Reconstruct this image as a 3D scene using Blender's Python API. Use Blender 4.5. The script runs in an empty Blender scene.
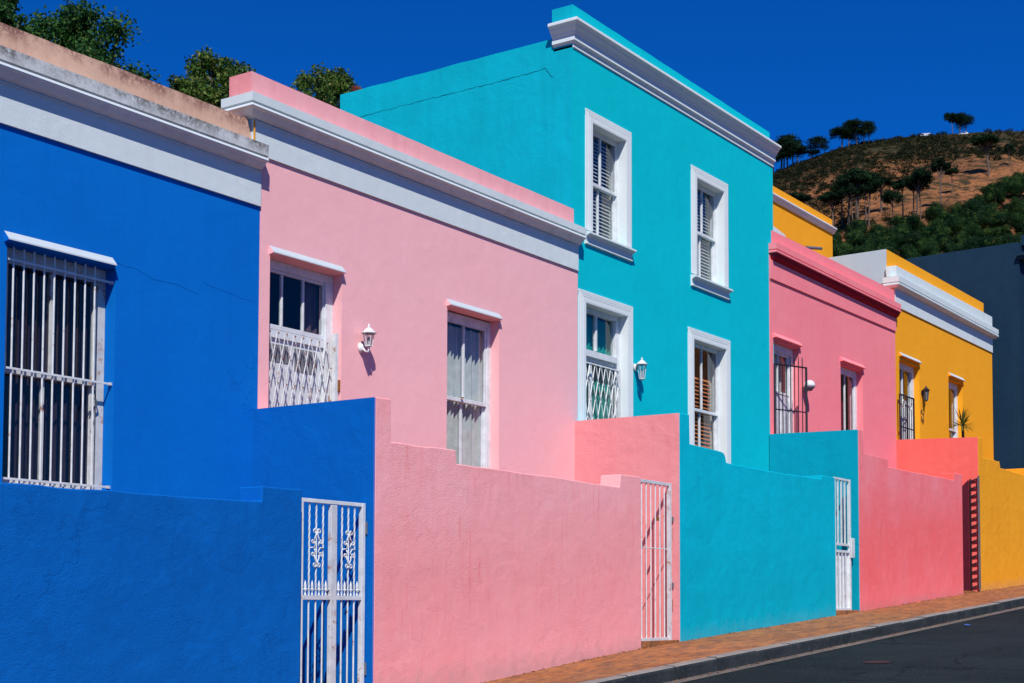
import bpy, math, random
import numpy as np
from mathutils import Vector, Matrix
random.seed(7)
sc = bpy.context.scene
COL = sc.collection
R_ = math.radians
FY = 10.28      # plane of the house fronts
WY = 8.70       # plane of the boundary walls on the pavement

# ------------------------------------------------------------------ materials
def srgb(r, g, b):
    f = lambda c: (c/255/12.92 if c/255 <= .04045 else ((c/255+.055)/1.055)**2.4)
    return (f(r), f(g), f(b))

class NT:
    def __init__(s, name):
        s.mat = bpy.data.materials.new(name); s.mat.use_nodes = True
        s.t = s.mat.node_tree; s.t.nodes.clear()
        s.out = s.n('ShaderNodeOutputMaterial')
    def n(s, typ, **kw):
        nd = s.t.nodes.new(typ)
        for k, v in kw.items(): setattr(nd, k, v)
        return nd
    def l(s, a, b): s.t.links.new(a, b)
    def pos(s, scale=(1, 1, 1), obj=False):
        if obj: src = s.n('ShaderNodeTexCoord').outputs['Object']
        else: src = s.n('ShaderNodeNewGeometry').outputs['Position']
        m = s.n('ShaderNodeMapping'); m.inputs['Scale'].default_value = scale
        s.l(src, m.inputs['Vector']); return m.outputs['Vector']
    def noise(s, vec, scale, detail=4, rough=.55, dist=0):
        t = s.n('ShaderNodeTexNoise'); t.inputs['Scale'].default_value = scale
        t.inputs['Detail'].default_value = detail; t.inputs['Roughness'].default_value = rough
        t.inputs['Distortion'].default_value = dist
        s.l(vec, t.inputs['Vector']); return t.outputs['Fac']
    def ramp(s, fac, a, b, lo=0., hi=1.):
        m = s.n('ShaderNodeMapRange'); m.clamp = True
        m.inputs['From Min'].default_value = a; m.inputs['From Max'].default_value = b
        m.inputs['To Min'].default_value = lo; m.inputs['To Max'].default_value = hi
        s.l(fac, m.inputs['Value']); return m.outputs['Result']
    def math(s, op, a, b):
        m = s.n('ShaderNodeMath', operation=op)
        for i, v in enumerate((a, b)):
            if isinstance(v, (int, float)): m.inputs[i].default_value = v
            else: s.l(v, m.inputs[i])
        return m.outputs[0]
    def mix(s, fac, a, b):
        m = s.n('ShaderNodeMix', data_type='RGBA')
        for key, v in ((0, fac), (6, a), (7, b)):
            if isinstance(v, (int, float)): m.inputs[key].default_value = v
            elif isinstance(v, tuple): m.inputs[key].default_value = (*v[:3], 1)
            else: s.l(v, m.inputs[key])
        return m.outputs[2]
    def bump(s, h, strength, dist, prev=None):
        b = s.n('ShaderNodeBump'); b.inputs['Strength'].default_value = strength
        b.inputs['Distance'].default_value = dist; s.l(h, b.inputs['Height'])
        if prev is not None: s.l(prev, b.inputs['Normal'])
        return b.outputs['Normal']
    def sep(s, vec):
        x = s.n('ShaderNodeSeparateXYZ'); s.l(vec, x.inputs[0]); return x.outputs
    def bsdf(s, col, rough=.7, normal=None, spec=.3, metal=0):
        p = s.n('ShaderNodeBsdfPrincipled')
        for key, v in (('Base Color', col), ('Roughness', rough)):
            if isinstance(v, (int, float)): p.inputs[key].default_value = v
            elif isinstance(v, tuple): p.inputs[key].default_value = (*v[:3], 1)
            else: s.l(v, p.inputs[key])
        p.inputs['Specular IOR Level'].default_value = spec
        p.inputs['Metallic'].default_value = metal
        if normal is not None: s.l(normal, p.inputs['Normal'])
        s.l(p.outputs[0], s.out.inputs[0]); return p

def mul(c, k): return tuple(min(1, x*k) for x in c)
def lerp(a, b, t): return tuple(x+(y-x)*t for x, y in zip(a, b))

def paint(name, base, alt=None, dark=None, lump=.5, fine=.5, speck=0., alt_amt=.5, streak=.25, dust=0.,
          top=None, topcol=(.10, .09, .08), crack=0., grad=None):
    """Painted render: big soft blotches, vertical streaks, fine grain, hairline cracks, worn specks."""
    s = NT(name); P = s.pos()
    alt = alt or mul(base, .86); dark = dark or mul(base, .6)
    big = s.noise(P, .9, 5, .6)
    c = s.mix(s.ramp(big, .38, .66, 0, alt_amt), base, alt)
    st = s.noise(s.pos((4.5, 4.5, .45)), 1.6, 6, .65)
    c = s.mix(s.ramp(st, .48, .72, 0, streak), c, dark)
    md = s.noise(P, 7, 6, .65)
    c = s.mix(s.ramp(md, .5, .72, 0, .22), c, mul(base, 1.18))
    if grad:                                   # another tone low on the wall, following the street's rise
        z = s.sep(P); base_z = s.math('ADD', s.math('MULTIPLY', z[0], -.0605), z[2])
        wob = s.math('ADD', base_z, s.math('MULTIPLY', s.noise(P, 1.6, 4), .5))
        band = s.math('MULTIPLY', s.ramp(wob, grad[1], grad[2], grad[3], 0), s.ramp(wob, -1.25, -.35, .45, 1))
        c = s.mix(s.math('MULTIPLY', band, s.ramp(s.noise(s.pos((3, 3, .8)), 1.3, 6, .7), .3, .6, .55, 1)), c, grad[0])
    if speck:
        sp = s.noise(P, 13, 4, .7, .6)
        c = s.mix(s.math('MULTIPLY', s.ramp(sp, .64, .69, 0, speck), s.ramp(s.noise(P, 1.3, 4), .42, .58)), c, dark)
        hr = s.noise(s.pos((34, 34, 1.1)), 1., 5, .6)
        c = s.mix(s.math('MULTIPLY', s.ramp(hr, .58, .66, 0, speck*.7), s.ramp(s.noise(P, 1.7, 4), .45, .6)), c, dark)
        lt = s.noise(s.pos((9, 9, 5)), 1.6, 6, .75)
        c = s.mix(s.ramp(lt, .54, .66, 0, .22), c, mul(base, 1.25))
    if dust:
        z = s.sep(P); base_z = s.math('ADD', s.math('MULTIPLY', z[0], -.0605), z[2])
        wob = s.math('ADD', base_z, s.math('MULTIPLY', s.noise(P, 9, 5), -.35))
        c = s.mix(s.ramp(wob, -1.62, -1.42, dust, 0), c, (.32, .25, .22))
    if top is not None:
        z = s.sep(P)[2]
        w = s.math('ADD', z, s.math('MULTIPLY', s.noise(s.pos((5, 5, 1.2)), 3.2, 7, .75), .20))
        f = s.ramp(w, top-.01, top+.11, 0, .9)
        f = s.math('MULTIPLY', f, s.ramp(s.noise(P, 1.9, 6, .75), .42, .54))
        f = s.math('MULTIPLY', f, s.ramp(s.noise(P, 22, 6, .8), .38, .50))
        c = s.mix(f, c, topcol)
    area = s.ramp(s.noise(P, 1.1, 4, .6), .36, .62, .25, 1.25)          # rough in places, trowelled smooth in others
    h = s.math('ADD', s.math('MULTIPLY', s.noise(P, 3.2, 4, .5, .5), lump*1.2), s.math('MULTIPLY', s.math('MULTIPLY', s.noise(P, 60, 5, .6), area), .16*fine))
    h = s.math('ADD', h, s.math('MULTIPLY', s.math('MULTIPLY', s.noise(s.pos((1, 1, 1.7)), 15, 5, .65, 1.2), area), .26*lump))
    pk = s.ramp(s.noise(P, 9, 3, .5, .8), .66, .74)                          # scattered blobs and pits
    h = s.math('ADD', h, s.math('MULTIPLY', pk, .10*lump))
    c = s.mix(s.math('MULTIPLY', s.ramp(s.noise(P, 2.4, 5, .6, 1.), .50, .62), .35*min(1, lump+.3)), c, alt)
    if crack:
        v = s.n('ShaderNodeTexVoronoi', feature='DISTANCE_TO_EDGE'); v.inputs['Scale'].default_value = .55
        warp = s.n('ShaderNodeVectorMath', operation='ADD')
        nz = s.n('ShaderNodeTexNoise'); nz.inputs['Scale'].default_value = 2.2; nz.inputs['Detail'].default_value = 8
        s.l(P, nz.inputs['Vector']); s.l(P, warp.inputs[0]); s.l(nz.outputs['Color'], warp.inputs[1])
        s.l(warp.outputs[0], v.inputs['Vector'])
        ln = s.ramp(v.outputs['Distance'], 0, .006, 1, 0)
        ln = s.math('MULTIPLY', ln, s.ramp(s.noise(P, .8, 3), .50, .58))
        c = s.mix(s.math('MULTIPLY', ln, crack), c, mul(dark, .7))
        h = s.math('ADD', h, s.math('MULTIPLY', ln, -.25*crack))
    nrm = s.bump(h, .55, .035)
    s.bsdf(c, s.ramp(md, .3, .7, .8, .95), nrm, .06)
    return s.mat

def plain(name, col, rough=.5, spec=.4, metal=0, rust=0., var=.12, obj=False):
    s = NT(name); P = s.pos(obj=obj)
    n = s.noise(P, 9, 5, .6)
    c = s.mix(s.ramp(n, .35, .7, 0, 1), col, mul(col, 1-var*2))
    if rust:
        r = s.noise(P, 7.5, 7, .75)
        c = s.mix(s.ramp(r, .62-.1*rust, .68-.08*rust, 0, .95), c, (.36, .13, .04))
    s.bsdf(c, rough, s.bump(s.noise(P, 60, 4), .15, .004), spec, metal)
    return s.mat

M = {}
BLUE = (.001, .150, .545); PINK = (.92, .485, .49); TEAL = (.001, .520, .592)
ROSE = (.94, .265, .29); GOLD = (.92, .385, .020)
M['blue'] = paint('blue_render', BLUE, (.001, .130, .49), (.001, .08, .36), lump=.22, fine=.3, streak=.12, crack=.25)
M['blue_low'] = paint('blue_wall_render', (.002, .122, .455), (.002, .098, .36), (.001, .06, .26), lump=.6, fine=1., streak=.10, speck=.4, crack=.22, dust=.2)
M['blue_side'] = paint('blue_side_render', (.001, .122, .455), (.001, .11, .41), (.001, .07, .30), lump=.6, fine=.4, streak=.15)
M['pink'] = paint('pink_render', PINK, (.91, .45, .455), (.82, .34, .36), lump=.25, fine=.4, streak=.09, crack=.12)
M['pink_top'] = paint('pink_parapet_render', (.86, .40, .41), (.86, .36, .37), (.70, .22, .24), lump=.25, fine=.5, streak=.3, speck=.2)
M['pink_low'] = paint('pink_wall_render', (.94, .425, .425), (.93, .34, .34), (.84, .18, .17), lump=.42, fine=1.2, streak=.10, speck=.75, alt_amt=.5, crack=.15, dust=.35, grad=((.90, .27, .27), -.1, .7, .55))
M['pink_side_shade'] = paint('pink_side_shaded_render', (.76, .300, .305), (.74, .25, .255), (.60, .15, .15), lump=.6, fine=.5, streak=.2, speck=.2)  # darker copy of the pink: side-face shade put into the colour
M['teal'] = paint('teal_render', TEAL, (.001, .475, .53), (.001, .33, .39), lump=.3, fine=.25, streak=.10, crack=.2)
M['teal_flank_shade'] = paint('teal_flank_shaded_render', (.002, .43, .535), (.002, .375, .455), (.002, .26, .33), lump=.5, fine=.4, streak=.3, alt_amt=.8)  # turquoise darkened so the flank reads more shaded than the front
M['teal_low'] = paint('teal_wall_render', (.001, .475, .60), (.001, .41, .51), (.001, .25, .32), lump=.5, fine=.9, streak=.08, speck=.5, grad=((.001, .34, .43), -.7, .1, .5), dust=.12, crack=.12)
M['teal_side_shade'] = paint('teal_side_shaded_render', (.001, .335, .44), (.001, .29, .39), (.001, .18, .26), lump=.5, fine=.4, streak=.2)  # turquoise wall colour with the shade of its side faces painted in
M['rose'] = paint('rose_render', ROSE, (.93, .22, .26), (.80, .13, .16), lump=.3, fine=.3, streak=.14)
M['rose_low'] = paint('rose_wall_render', (.93, .26, .28), (.93, .17, .175), (.86, .09, .09), lump=.45, fine=.9, streak=.12, speck=.45,
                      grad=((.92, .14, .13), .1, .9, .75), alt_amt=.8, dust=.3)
M['rose_side_shade'] = paint('rose_side_shaded_render', (.82, .150, .120), (.80, .12, .10), (.6, .06, .05), lump=.5, fine=.5, streak=.2)  # rose wall colour, darkened to give its side face painted shade
M['gold'] = paint('gold_render', GOLD, (.88, .35, .018), (.74, .26, .015), lump=.3, fine=.3, streak=.12)
M['gold_low'] = paint('gold_wall_render', (.90, .385, .022), (.86, .34, .02), (.68, .22, .015), lump=.6, fine=.5, streak=.3, speck=.15, dust=.3)
M['slate'] = paint('slate_render', (.0115, .037, .070), (.009, .029, .056), (.015, .044, .08), lump=.4, fine=.4, streak=.5)
M['white'] = paint('white_render', (.63, .70, .70), (.58, .66, .66), (.42, .44, .43), lump=.25, fine=.3, streak=.12)
M['hood_white'] = paint('hood_white_paint', (.47, .53, .56), (.43, .48, .51), (.35, .36, .36), lump=.1, fine=.2, streak=.1)
M['trim'] = paint('white_trim_paint', (.72, .77, .76), (.69, .74, .73), (.5, .5, .52), lump=.1, fine=.15, streak=.08)
M['old_white'] = paint('weathered_white_render', (.62, .65, .65), (.52, .53, .51), (.30, .28, .25), lump=.4, fine=.5, streak=.35, speck=.25, top=4.585, crack=.9)
M['peach'] = paint('faded_peach_render', (.66, .42, .30), (.62, .36, .25), (.40, .22, .16), lump=.3, fine=.5, streak=.35, speck=.3, top=4.83, topcol=(.22, .10, .08))
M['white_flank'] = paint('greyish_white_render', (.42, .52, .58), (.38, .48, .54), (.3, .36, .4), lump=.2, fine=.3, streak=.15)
M['soffit'] = paint('stained_soffit_render', (.74, .76, .75), (.66, .65, .62), (.42, .37, .34), lump=.2, fine=.4, streak=.35)
M['metal_white'] = plain('white_painted_steel', (.74, .77, .76), .45, .5, 0, .22)
M['metal_rusty'] = plain('rust_spotted_white_steel', (.66, .68, .69), .5, .4, 0, .62)
M['metal_black'] = plain('black_painted_steel', (.018, .018, .022), .4, .5, 0)
M['metal_grey'] = plain('grey_steel_post', (.13, .14, .16), .5, .5, 0)
M['maroon_shade'] = plain('maroon_shade_sheet', (.085, .006, .020), .5, .4, 0)  # colour of a shadow on the dividing wall, used on a sheet
M['sealant'] = plain('yellow_sealant', (.70, .32, .04), .7, .2)
M['rust'] = plain('rusty_fitting', (.32, .12, .035), .8, .2, 0)
M['sash'] = plain('white_sash_paint', (.74, .77, .77), .42, .45, 0, 0)
M['sash_old'] = plain('peeling_white_sash_paint', (.62, .62, .58), .6, .3, 0, .42)
M['cloth_white'] = plain('white_net_curtain', (.62, .64, .60), .9, .1)
M['cloth_green'] = plain('green_curtain', (.02, .36, .28), .9, .1)
M['cloth_plum'] = plain('dark_plum_curtain', (.040, .026, .035), .9, .1)
M['cloth_plum2'] = plain('faded_brown_curtain', (.16, .10, .12), .9, .1)
M['cloth_red'] = plain('dark_red_curtain', (.20, .012, .03), .9, .1)
M['cloth_brown'] = plain('rust_brown_curtain', (.35, .12, .05), .9, .1)
M['cloth_cream'] = plain('cream_drape', (.60, .60, .50), .9, .1)
M['slat_white'] = plain('white_blind_slats', (.80, .83, .82), .6, .3)
M['slat_orange'] = plain('orange_wood_slats', (.80, .25, .08), .6, .3)
M['room'] = plain('dim_room', (.08, .10, .12), .9, .1)
M['vent'] = plain('grey_vent', (.22, .22, .24), .7, .2)
M['lampglass'] = plain('frosted_lamp_glass', (.55, .52, .50), .2, .6)
M['globe'] = plain('white_globe', (.75, .76, .76), .3, .6)
M['tile'] = plain('dark_red_roof_tile', (.12, .025, .015), .8, .2)
M['roof'] = plain('roof_sheet', (.18, .17, .16), .8, .2)
M['bark'] = plain('bark', (.10, .075, .055), .9, .1, var=.25)
M['bark_pale'] = plain('pale_pine_bark', (.16, .115, .09), .9, .1, var=.25)
M['tyre'] = plain('black_rubber', (.02, .02, .02), .8, .2)
M['carpaint'] = plain('white_car_paint', (.72, .73, .74), .25, .6, var=.02)
M['carglass'] = plain('dark_car_glass', (.02, .025, .03), .1, .6)

def glass_mat():
    s = NT('window_glass')
    tr = s.n('ShaderNodeBsdfTransparent'); tr.inputs[0].default_value = (.82, .86, .88, 1)
    gl = s.n('ShaderNodeBsdfGlossy'); gl.inputs['Roughness'].default_value = .02
    lw = s.n('ShaderNodeLayerWeight'); lw.inputs['Blend'].default_value = .5
    s.l(s.bump(s.noise(s.pos(), 2.5, 2), .06, .02), gl.inputs['Normal'])
    fr = s.math('ADD', s.math('MULTIPLY', s.math('POWER', lw.outputs['Facing'], 3.6), .9), .05)
    mx = s.n('ShaderNodeMixShader'); s.l(fr, mx.inputs[0]); s.l(tr.outputs[0], mx.inputs[1]); s.l(gl.outputs[0], mx.inputs[2])
    s.l(mx.outputs[0], s.out.inputs[0]); return s.mat
M['glass'] = glass_mat()

def leaf_mat(name, a, b, c3, scale=1.2, fine=7):
    s = NT(name); P = s.pos()
    c = s.mix(s.ramp(s.noise(P, scale, 4), .38, .62), a, b)
    c = s.mix(s.ramp(s.noise(P, fine, 2), .56, .66, 0, .9), c, c3)  # tone patches and lighter flecks put crown shading and sunlit highlights into the colour
    d = s.n('ShaderNodeBsdfPrincipled'); s.l(c, d.inputs['Base Color']); d.inputs['Roughness'].default_value = .55
    d.inputs['Specular IOR Level'].default_value = .12 if 'leaves' in name and 'wood' not in name and 'scrub' not in name else .02
    t = s.n('ShaderNodeBsdfTranslucent'); s.l(c, t.inputs[0])
    mx = s.n('ShaderNodeMixShader'); mx.inputs[0].default_value = .25
    s.l(d.outputs[0], mx.inputs[1]); s.l(t.outputs[0], mx.inputs[2]); s.l(mx.outputs[0], s.out.inputs[0])
    return s.mat
M['leaf_deep'] = leaf_mat('deep_green_leaves', (.012, .055, .018), (.035, .115, .022), (.16, .24, .05))
M['leaf_olive'] = leaf_mat('yellow_green_leaves', (.028, .070, .014), (.070, .140, .022), (.34, .32, .09))
M['leaf_pine'] = leaf_mat('dark_pine_needles', (.006, .017, .010), (.012, .032, .014), (.028, .055, .020), .15, .8)
M['leaf_wood'] = leaf_mat('woodland_leaves', (.006, .022, .011), (.022, .055, .015), (.070, .115, .025), .25, .8)
M['leaf_scrub'] = leaf_mat('dry_scrub_leaves', (.012, .018, .009), (.024, .028, .012), (.055, .048, .022), .08, .6)
M['yucca'] = leaf_mat('yucca_leaves', (.06, .09, .02), (.12, .14, .03), (.30, .26, .06), 3, 20)

# ------------------------------------------------------------------ mesh builder
class MB:
    def __init__(s): s.v = []; s.f = []; s.m = []
    def add(s, pts, faces, m=0):
        o = len(s.v); s.v += [tuple(map(float, p)) for p in pts]
        for f in faces: s.f.append(tuple(i+o for i in f)); s.m.append(m)
    def box(s, x0, x1, y0, y1, z0, z1, m=0):
        s.add([(x0,y0,z0),(x1,y0,z0),(x1,y1,z0),(x0,y1,z0),(x0,y0,z1),(x1,y0,z1),(x1,y1,z1),(x0,y1,z1)],
              [(0,3,2,1),(4,5,6,7),(0,1,5,4),(1,2,6,5),(2,3,7,6),(3,0,4,7)], m)
    def quad(s, a, b, c, d, m=0): s.add([a, b, c, d], [(0,1,2,3)], m)
    def prism(s, prof, to3, a0, a1, m=0, cap=None, mf=None):
        """closed 2-D profile swept from a0 to a1; to3(p, q, a) gives the 3-D point; mf(i) material of side i"""
        n = len(prof); o = len(s.v)
        s.v += [tuple(map(float, to3(p, q, a0))) for p, q in prof] + [tuple(map(float, to3(p, q, a1))) for p, q in prof]
        for i in range(n):
            j = (i+1) % n; s.f.append((o+i, o+j, o+n+j, o+n+i)); s.m.append(mf(i) if mf else m)
        s.f.append(tuple(o+i for i in range(n))[::-1]); s.m.append(m if cap is None else cap)
        s.f.append(tuple(o+n+i for i in range(n))); s.m.append(m if cap is None else cap)
    def tube(s, p0, p1, r, n=8, r1=None, m=0, twist=0):
        s.path([p0, p1], [r, r if r1 is None else r1], n, m)
    def path(s, pts, rad, n=8, m=0):
        pts = [Vector(p) for p in pts]
        if isinstance(rad, (int, float)): rad = [rad]*len(pts)
        o = len(s.v); up = Vector((.13, .21, .97)).normalized()
        for i, p in enumerate(pts):
            d = (pts[min(i+1, len(pts)-1)]-pts[max(i-1, 0)]).normalized()
            a = d.cross(up)
            if a.length < .15: a = d.cross(Vector((1, 0, 0)))
            a.normalize(); b = d.cross(a)
            for k in range(n):
                t = 2*math.pi*(k+.5)/n; q = p+(a*math.cos(t)+b*math.sin(t))*rad[i]; s.v.append(tuple(q))
        for i in range(len(pts)-1):
            for k in range(n):
                k2 = (k+1) % n; s.f.append((o+i*n+k, o+i*n+k2, o+(i+1)*n+k2, o+(i+1)*n+k)); s.m.append(m)
        s.f.append(tuple(o+k for k in range(n))[::-1]); s.m.append(m)
        s.f.append(tuple(o+(len(pts)-1)*n+k for k in range(n))); s.m.append(m)
    def lathe(s, c, prof, n=16, m=0, sx=1, sy=1):
        o = len(s.v)
        for r, z in prof:
            for k in range(n):
                t = 2*math.pi*k/n; s.v.append((c[0]+r*math.cos(t)*sx, c[1]+r*math.sin(t)*sy, c[2]+z))
        for i in range(len(prof)-1):
            for k in range(n):
                k2 = (k+1) % n; s.f.append((o+i*n+k, o+i*n+k2, o+(i+1)*n+k2, o+(i+1)*n+k)); s.m.append(m)
        s.f.append(tuple(o+k for k in range(n))[::-1]); s.m.append(m)
        s.f.append(tuple(o+(len(prof)-1)*n+k for k in range(n))); s.m.append(m)
    def build(s, name, mats, parent=None, smooth=False, bevel=0, origin=None, recalc=True):
        me = bpy.data.meshes.new(name)
        off = Vector((0, 0, 0))
        if parent is not None:
            q = parent
            while q is not None: off += q.location; q = q.parent
        loc = Vector((0, 0, 0))
        if origin is not None: loc = Vector(origin)-off
        tot = off+loc
        me.from_pydata([(x-tot.x, y-tot.y, z-tot.z) for x, y, z in s.v], [], s.f)
        if not isinstance(mats, (list, tuple)): mats = [mats]
        for mm in mats: me.materials.append(mm)
        me.polygons.foreach_set('material_index', s.m)
        if recalc:
            import bmesh
            bm = bmesh.new(); bm.from_mesh(me); bmesh.ops.recalc_face_normals(bm, faces=bm.faces); bm.to_mesh(me); bm.free()
        me.update()
        o = bpy.data.objects.new(name, me); COL.objects.link(o); o.location = loc
        if parent is not None: o.parent = parent
        if smooth:
            for p in me.polygons: p.use_smooth = True
        if bevel:
            b = o.modifiers.new('bevel', 'BEVEL'); b.width = bevel; b.segments = 2; b.limit_method = 'ANGLE'; b.angle_limit = R_(40)
        return o

def tag(o, label=None, cat=None, group=None, kind=None):
    if label: o['label'] = label
    if cat: o['category'] = cat
    if group: o['group'] = group
    if kind: o['kind'] = kind
    return o
def thing(name, loc, label, cat, group=None):
    o = bpy.data.objects.new(name, None); COL.objects.link(o); o.location = loc; o.empty_display_size = .2
    return tag(o, label, cat, group)
XZ = lambda p, q, a: (p, a, q)      # profile in X-Z swept along Y
YZ = lambda p, q, a: (a, p, q)      # profile in Y-Z swept along X

def wobble(pts, step=.22, amp=.005, seed=1):
    """an uneven hand-plastered edge"""
    rnd = random.Random(seed); out = []
    for (a, b), (c, d) in zip(pts[:-1], pts[1:]):
        L = math.hypot(c-a, d-b); n = max(1, int(L/step))
        for i in range(n):
            t = i/n; j = 0 if i == 0 else rnd.uniform(-amp, amp)
            out.append((a+(c-a)*t, b+(d-b)*t+j))
    out.append(pts[-1]); return out

# ------------------------------------------------------------------ ground
GX = [(-60, -3.6), (-10, -2.0), (0, -1.55), (6, -1.2), (12.25, -.775), (14.45, -.572), (16.44, -.438), (22.65, -.065), (29.28, .337), (32.26, .498), (45, 1.25), (80, 3.0), (140, 3.4)]
def g(x): return float(np.interp(x, [a for a, _ in GX], [b for _, b in GX]))
def gk(x): return -.438+.0605*(x-16.44) if x > 4 else g(x)+(-.438+.0605*(4-16.44)-g(4))
def strip(name, y0, y1, dz, mat, x0=-30, x1=80, step=1.0, h0=None, h1=None):
    b = MB(); n = int((x1-x0)/step)
    for i in range(n+1):
        x = x0+(x1-x0)*i/n
        b.v += [(x, y0, (h0 or gk)(x)+dz), (x, y1, (h1 or gk)(x)+dz)]
    for i in range(n): b.f.append((2*i, 2*i+2, 2*i+3, 2*i+1)); b.m.append(0)
    return tag(b.build(name, mat, recalc=False), kind='structure')

def asphalt():
    s = NT('asphalt'); P = s.pos()
    c = s.mix(s.ramp(s.noise(P, .8, 5), .35, .65), (.006, .012, .0145), (.014, .0215, .0245))
    c = s.mix(s.ramp(s.noise(P, 45, 4, .8), .48, .68, 0, .8), c, (.045, .052, .053))
    c = s.mix(s.ramp(s.noise(P, 26, 6, .8), .56, .64, 0, .7), c, (.004, .006, .007))
    v = s.n('ShaderNodeTexVoronoi', feature='DISTANCE_TO_EDGE'); v.inputs['Scale'].default_value = .45
    wv = s.n('ShaderNodeVectorMath', operation='ADD'); nz = s.n('ShaderNodeTexNoise'); nz.inputs['Scale'].default_value = 1.4; nz.inputs['Detail'].default_value = 8
    s.l(P, nz.inputs['Vector']); s.l(P, wv.inputs[0]); s.l(nz.outputs['Color'], wv.inputs[1]); s.l(wv.outputs[0], v.inputs['Vector'])
    c = s.mix(s.ramp(v.outputs['Distance'], 0, .012, .85, 0), c, (.004, .005, .006))
    c = s.mix(s.ramp(s.noise(s.pos((.5, 2, 1)), 1.1, 6, .7), .62, .7, 0, .7), c, (.005, .006, .007))
    s.bsdf(c, .9, s.bump(s.noise(P, 120, 3, .7), .6, .006, s.bump(s.noise(P, 3, 3), .3, .02)), .08); return s.mat
def paving():
    s = NT('brick_paving'); P = s.pos()
    br = s.n('ShaderNodeTexBrick'); s.l(P, br.inputs['Vector'])
    br.inputs['Scale'].default_value = 1; br.inputs['Brick Width'].default_value = .21; br.inputs['Row Height'].default_value = .105
    br.inputs['Mortar Size'].default_value = .006; br.inputs['Bias'].default_value = 0
    br.inputs['Color1'].default_value = (.42, .145, .035, 1); br.inputs['Color2'].default_value = (.22, .085, .032, 1); br.inputs['Mortar'].default_value = (.16, .10, .07, 1)
    c = s.mix(s.ramp(s.noise(P, 1.3, 5), .4, .65, 0, .45), br.outputs['Color'], (.44, .19, .07))
    c = s.mix(s.ramp(s.noise(s.pos((1, 2.6, 1)), 5.5, 7, .8), .50, .60, 0, .8), c, (.085, .055, .05))
    c = s.mix(s.ramp(s.noise(P, 22, 5, .7), .6, .7, 0, .5), c, (.50, .36, .26))
    h = s.math('ADD', s.math('MULTIPLY', br.outputs['Fac'], -.5), s.math('MULTIPLY', s.noise(P, 30, 4), .4))
    s.bsdf(c, .85, s.bump(h, .6, .01), .2); return s.mat
def kerbmat(name, a, b, c3, top=False):
    s = NT(name); P = s.pos()
    c = s.mix(s.ramp(s.noise(P, 2.2, 6, .7), .36, .62), a, b)
    c = s.mix(s.ramp(s.noise(P, 16, 6, .75), .56, .68, 0, .7), c, c3)
    s.bsdf(c, .85, s.bump(s.noise(P, 40, 5, .7), .5, .008), .2); return s.mat
M['asphalt'] = asphalt(); M['paving'] = paving()
M['kerb_face'] = kerbmat('dark_kerb_face', (.016, .022, .025), (.036, .043, .046), (.11, .105, .095))
M['kerb_top'] = kerbmat('worn_kerb_top', (.27, .235, .205), (.20, .18, .165), (.10, .095, .09))
M['gutter'] = kerbmat('concrete_gutter', (.19, .150, .125), (.12, .10, .09), (.05, .048, .048))
M['earth'] = kerbmat('dry_earth', (.20, .15, .09), (.14, .12, .07), (.09, .09, .04))

KY = 7.20
strip('pavement', KY+.13, WY+.02, 0, M['paving'], h1=g)
strip('yard_ground', WY+.024, 16.5, 0, M['earth'], h0=g, h1=g)
strip('road', -8, KY-.165, -.150, M['asphalt'])
strip('gutter', KY-.165, KY+.02, -.146, M['gutter'])
# kerb stones with open joints
b = MB(); x = -12.
rk = random.Random(4)
while x < 62:
    L = .98; j = rk.uniform(-.006, .006); jy = rk.uniform(-.006, .006)
    x0, x1 = x+.009, x+L-.009
    for (ya, yb, za, zb, m) in ((KY+jy, KY+.145, -.30, .004+j, 0),):
        prof = [(ya, za), (yb, za), (yb, zb), (ya+.030, zb), (ya+.008, zb-.012), (ya, zb-.035)]
        o = len(b.v); n = len(prof)
        for xx in (x0, x1): b.v += [(xx, p, gk(xx)+q) for p, q in prof]
        for i in range(n):
            k = (i+1) % n; b.f.append((o+i, o+k, o+n+k, o+n+i)); b.m.append(1 if i in (2, 3) else 0)
        b.f.append(tuple(o+i for i in range(n))[::-1]); b.m.append(0)
        b.f.append(tuple(o+n+i for i in range(n))); b.m.append(0)
    x += L
tag(b.build('kerb', [M['kerb_face'], M['kerb_top']]), kind='structure')

# dead leaves and grit collected along the kerb and the foot of the walls
b = MB(); rl = random.Random(12)
for i in range(1500):
    x = rl.uniform(11, 40)
    if rl.random() < .55: y = KY-.02-abs(rl.gauss(0, .05)); z = gk(x)-.140
    else: y = WY-.012-abs(rl.gauss(0, .035)); z = g(x)+.006
    s_ = rl.uniform(.008, .026); a = rl.uniform(0, 6.28)
    c_, d_ = math.cos(a)*s_, math.sin(a)*s_
    b.quad((x-c_, y-d_*.6, z), (x+d_*.5, y-c_*.5, z+rl.uniform(0, .012)), (x+c_, y+d_*.6, z+rl.uniform(0, .01)), (x-d_*.5, y+c_*.5, z))
M['litter'] = plain('dead_leaf', (.26, .12, .05), .9, .1, var=.4)
tag(b.build('leaf_litter', M['litter'], recalc=False), 'dead leaves and grit gathered along the kerb and the foot of the walls', 'leaf litter', kind='stuff')
def bitof(name, x, y, dz, mat, s_, label, cat):
    b = MB(); z = gk(x)+dz
    b.add([(x-s_, y-s_*.5, z), (x+s_*.3, y-s_*.6, z+.012), (x+s_, y+s_*.2, z+.004), (x+.1*s_, y+s_*.7, z+.02), (x-s_*.8, y+s_*.4, z+.006)], [(0, 1, 2, 3, 4)])
    tag(b.build(name, mat, recalc=False), label, cat)
M['blue_scrap'] = plain('blue_plastic', (.01, .12, .50), .4, .4)
bitof('plastic_scrap', 21.69, 6.68, -.140, M['blue_scrap'], .07, 'small blue plastic scrap lying on the dark road', 'litter')
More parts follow.
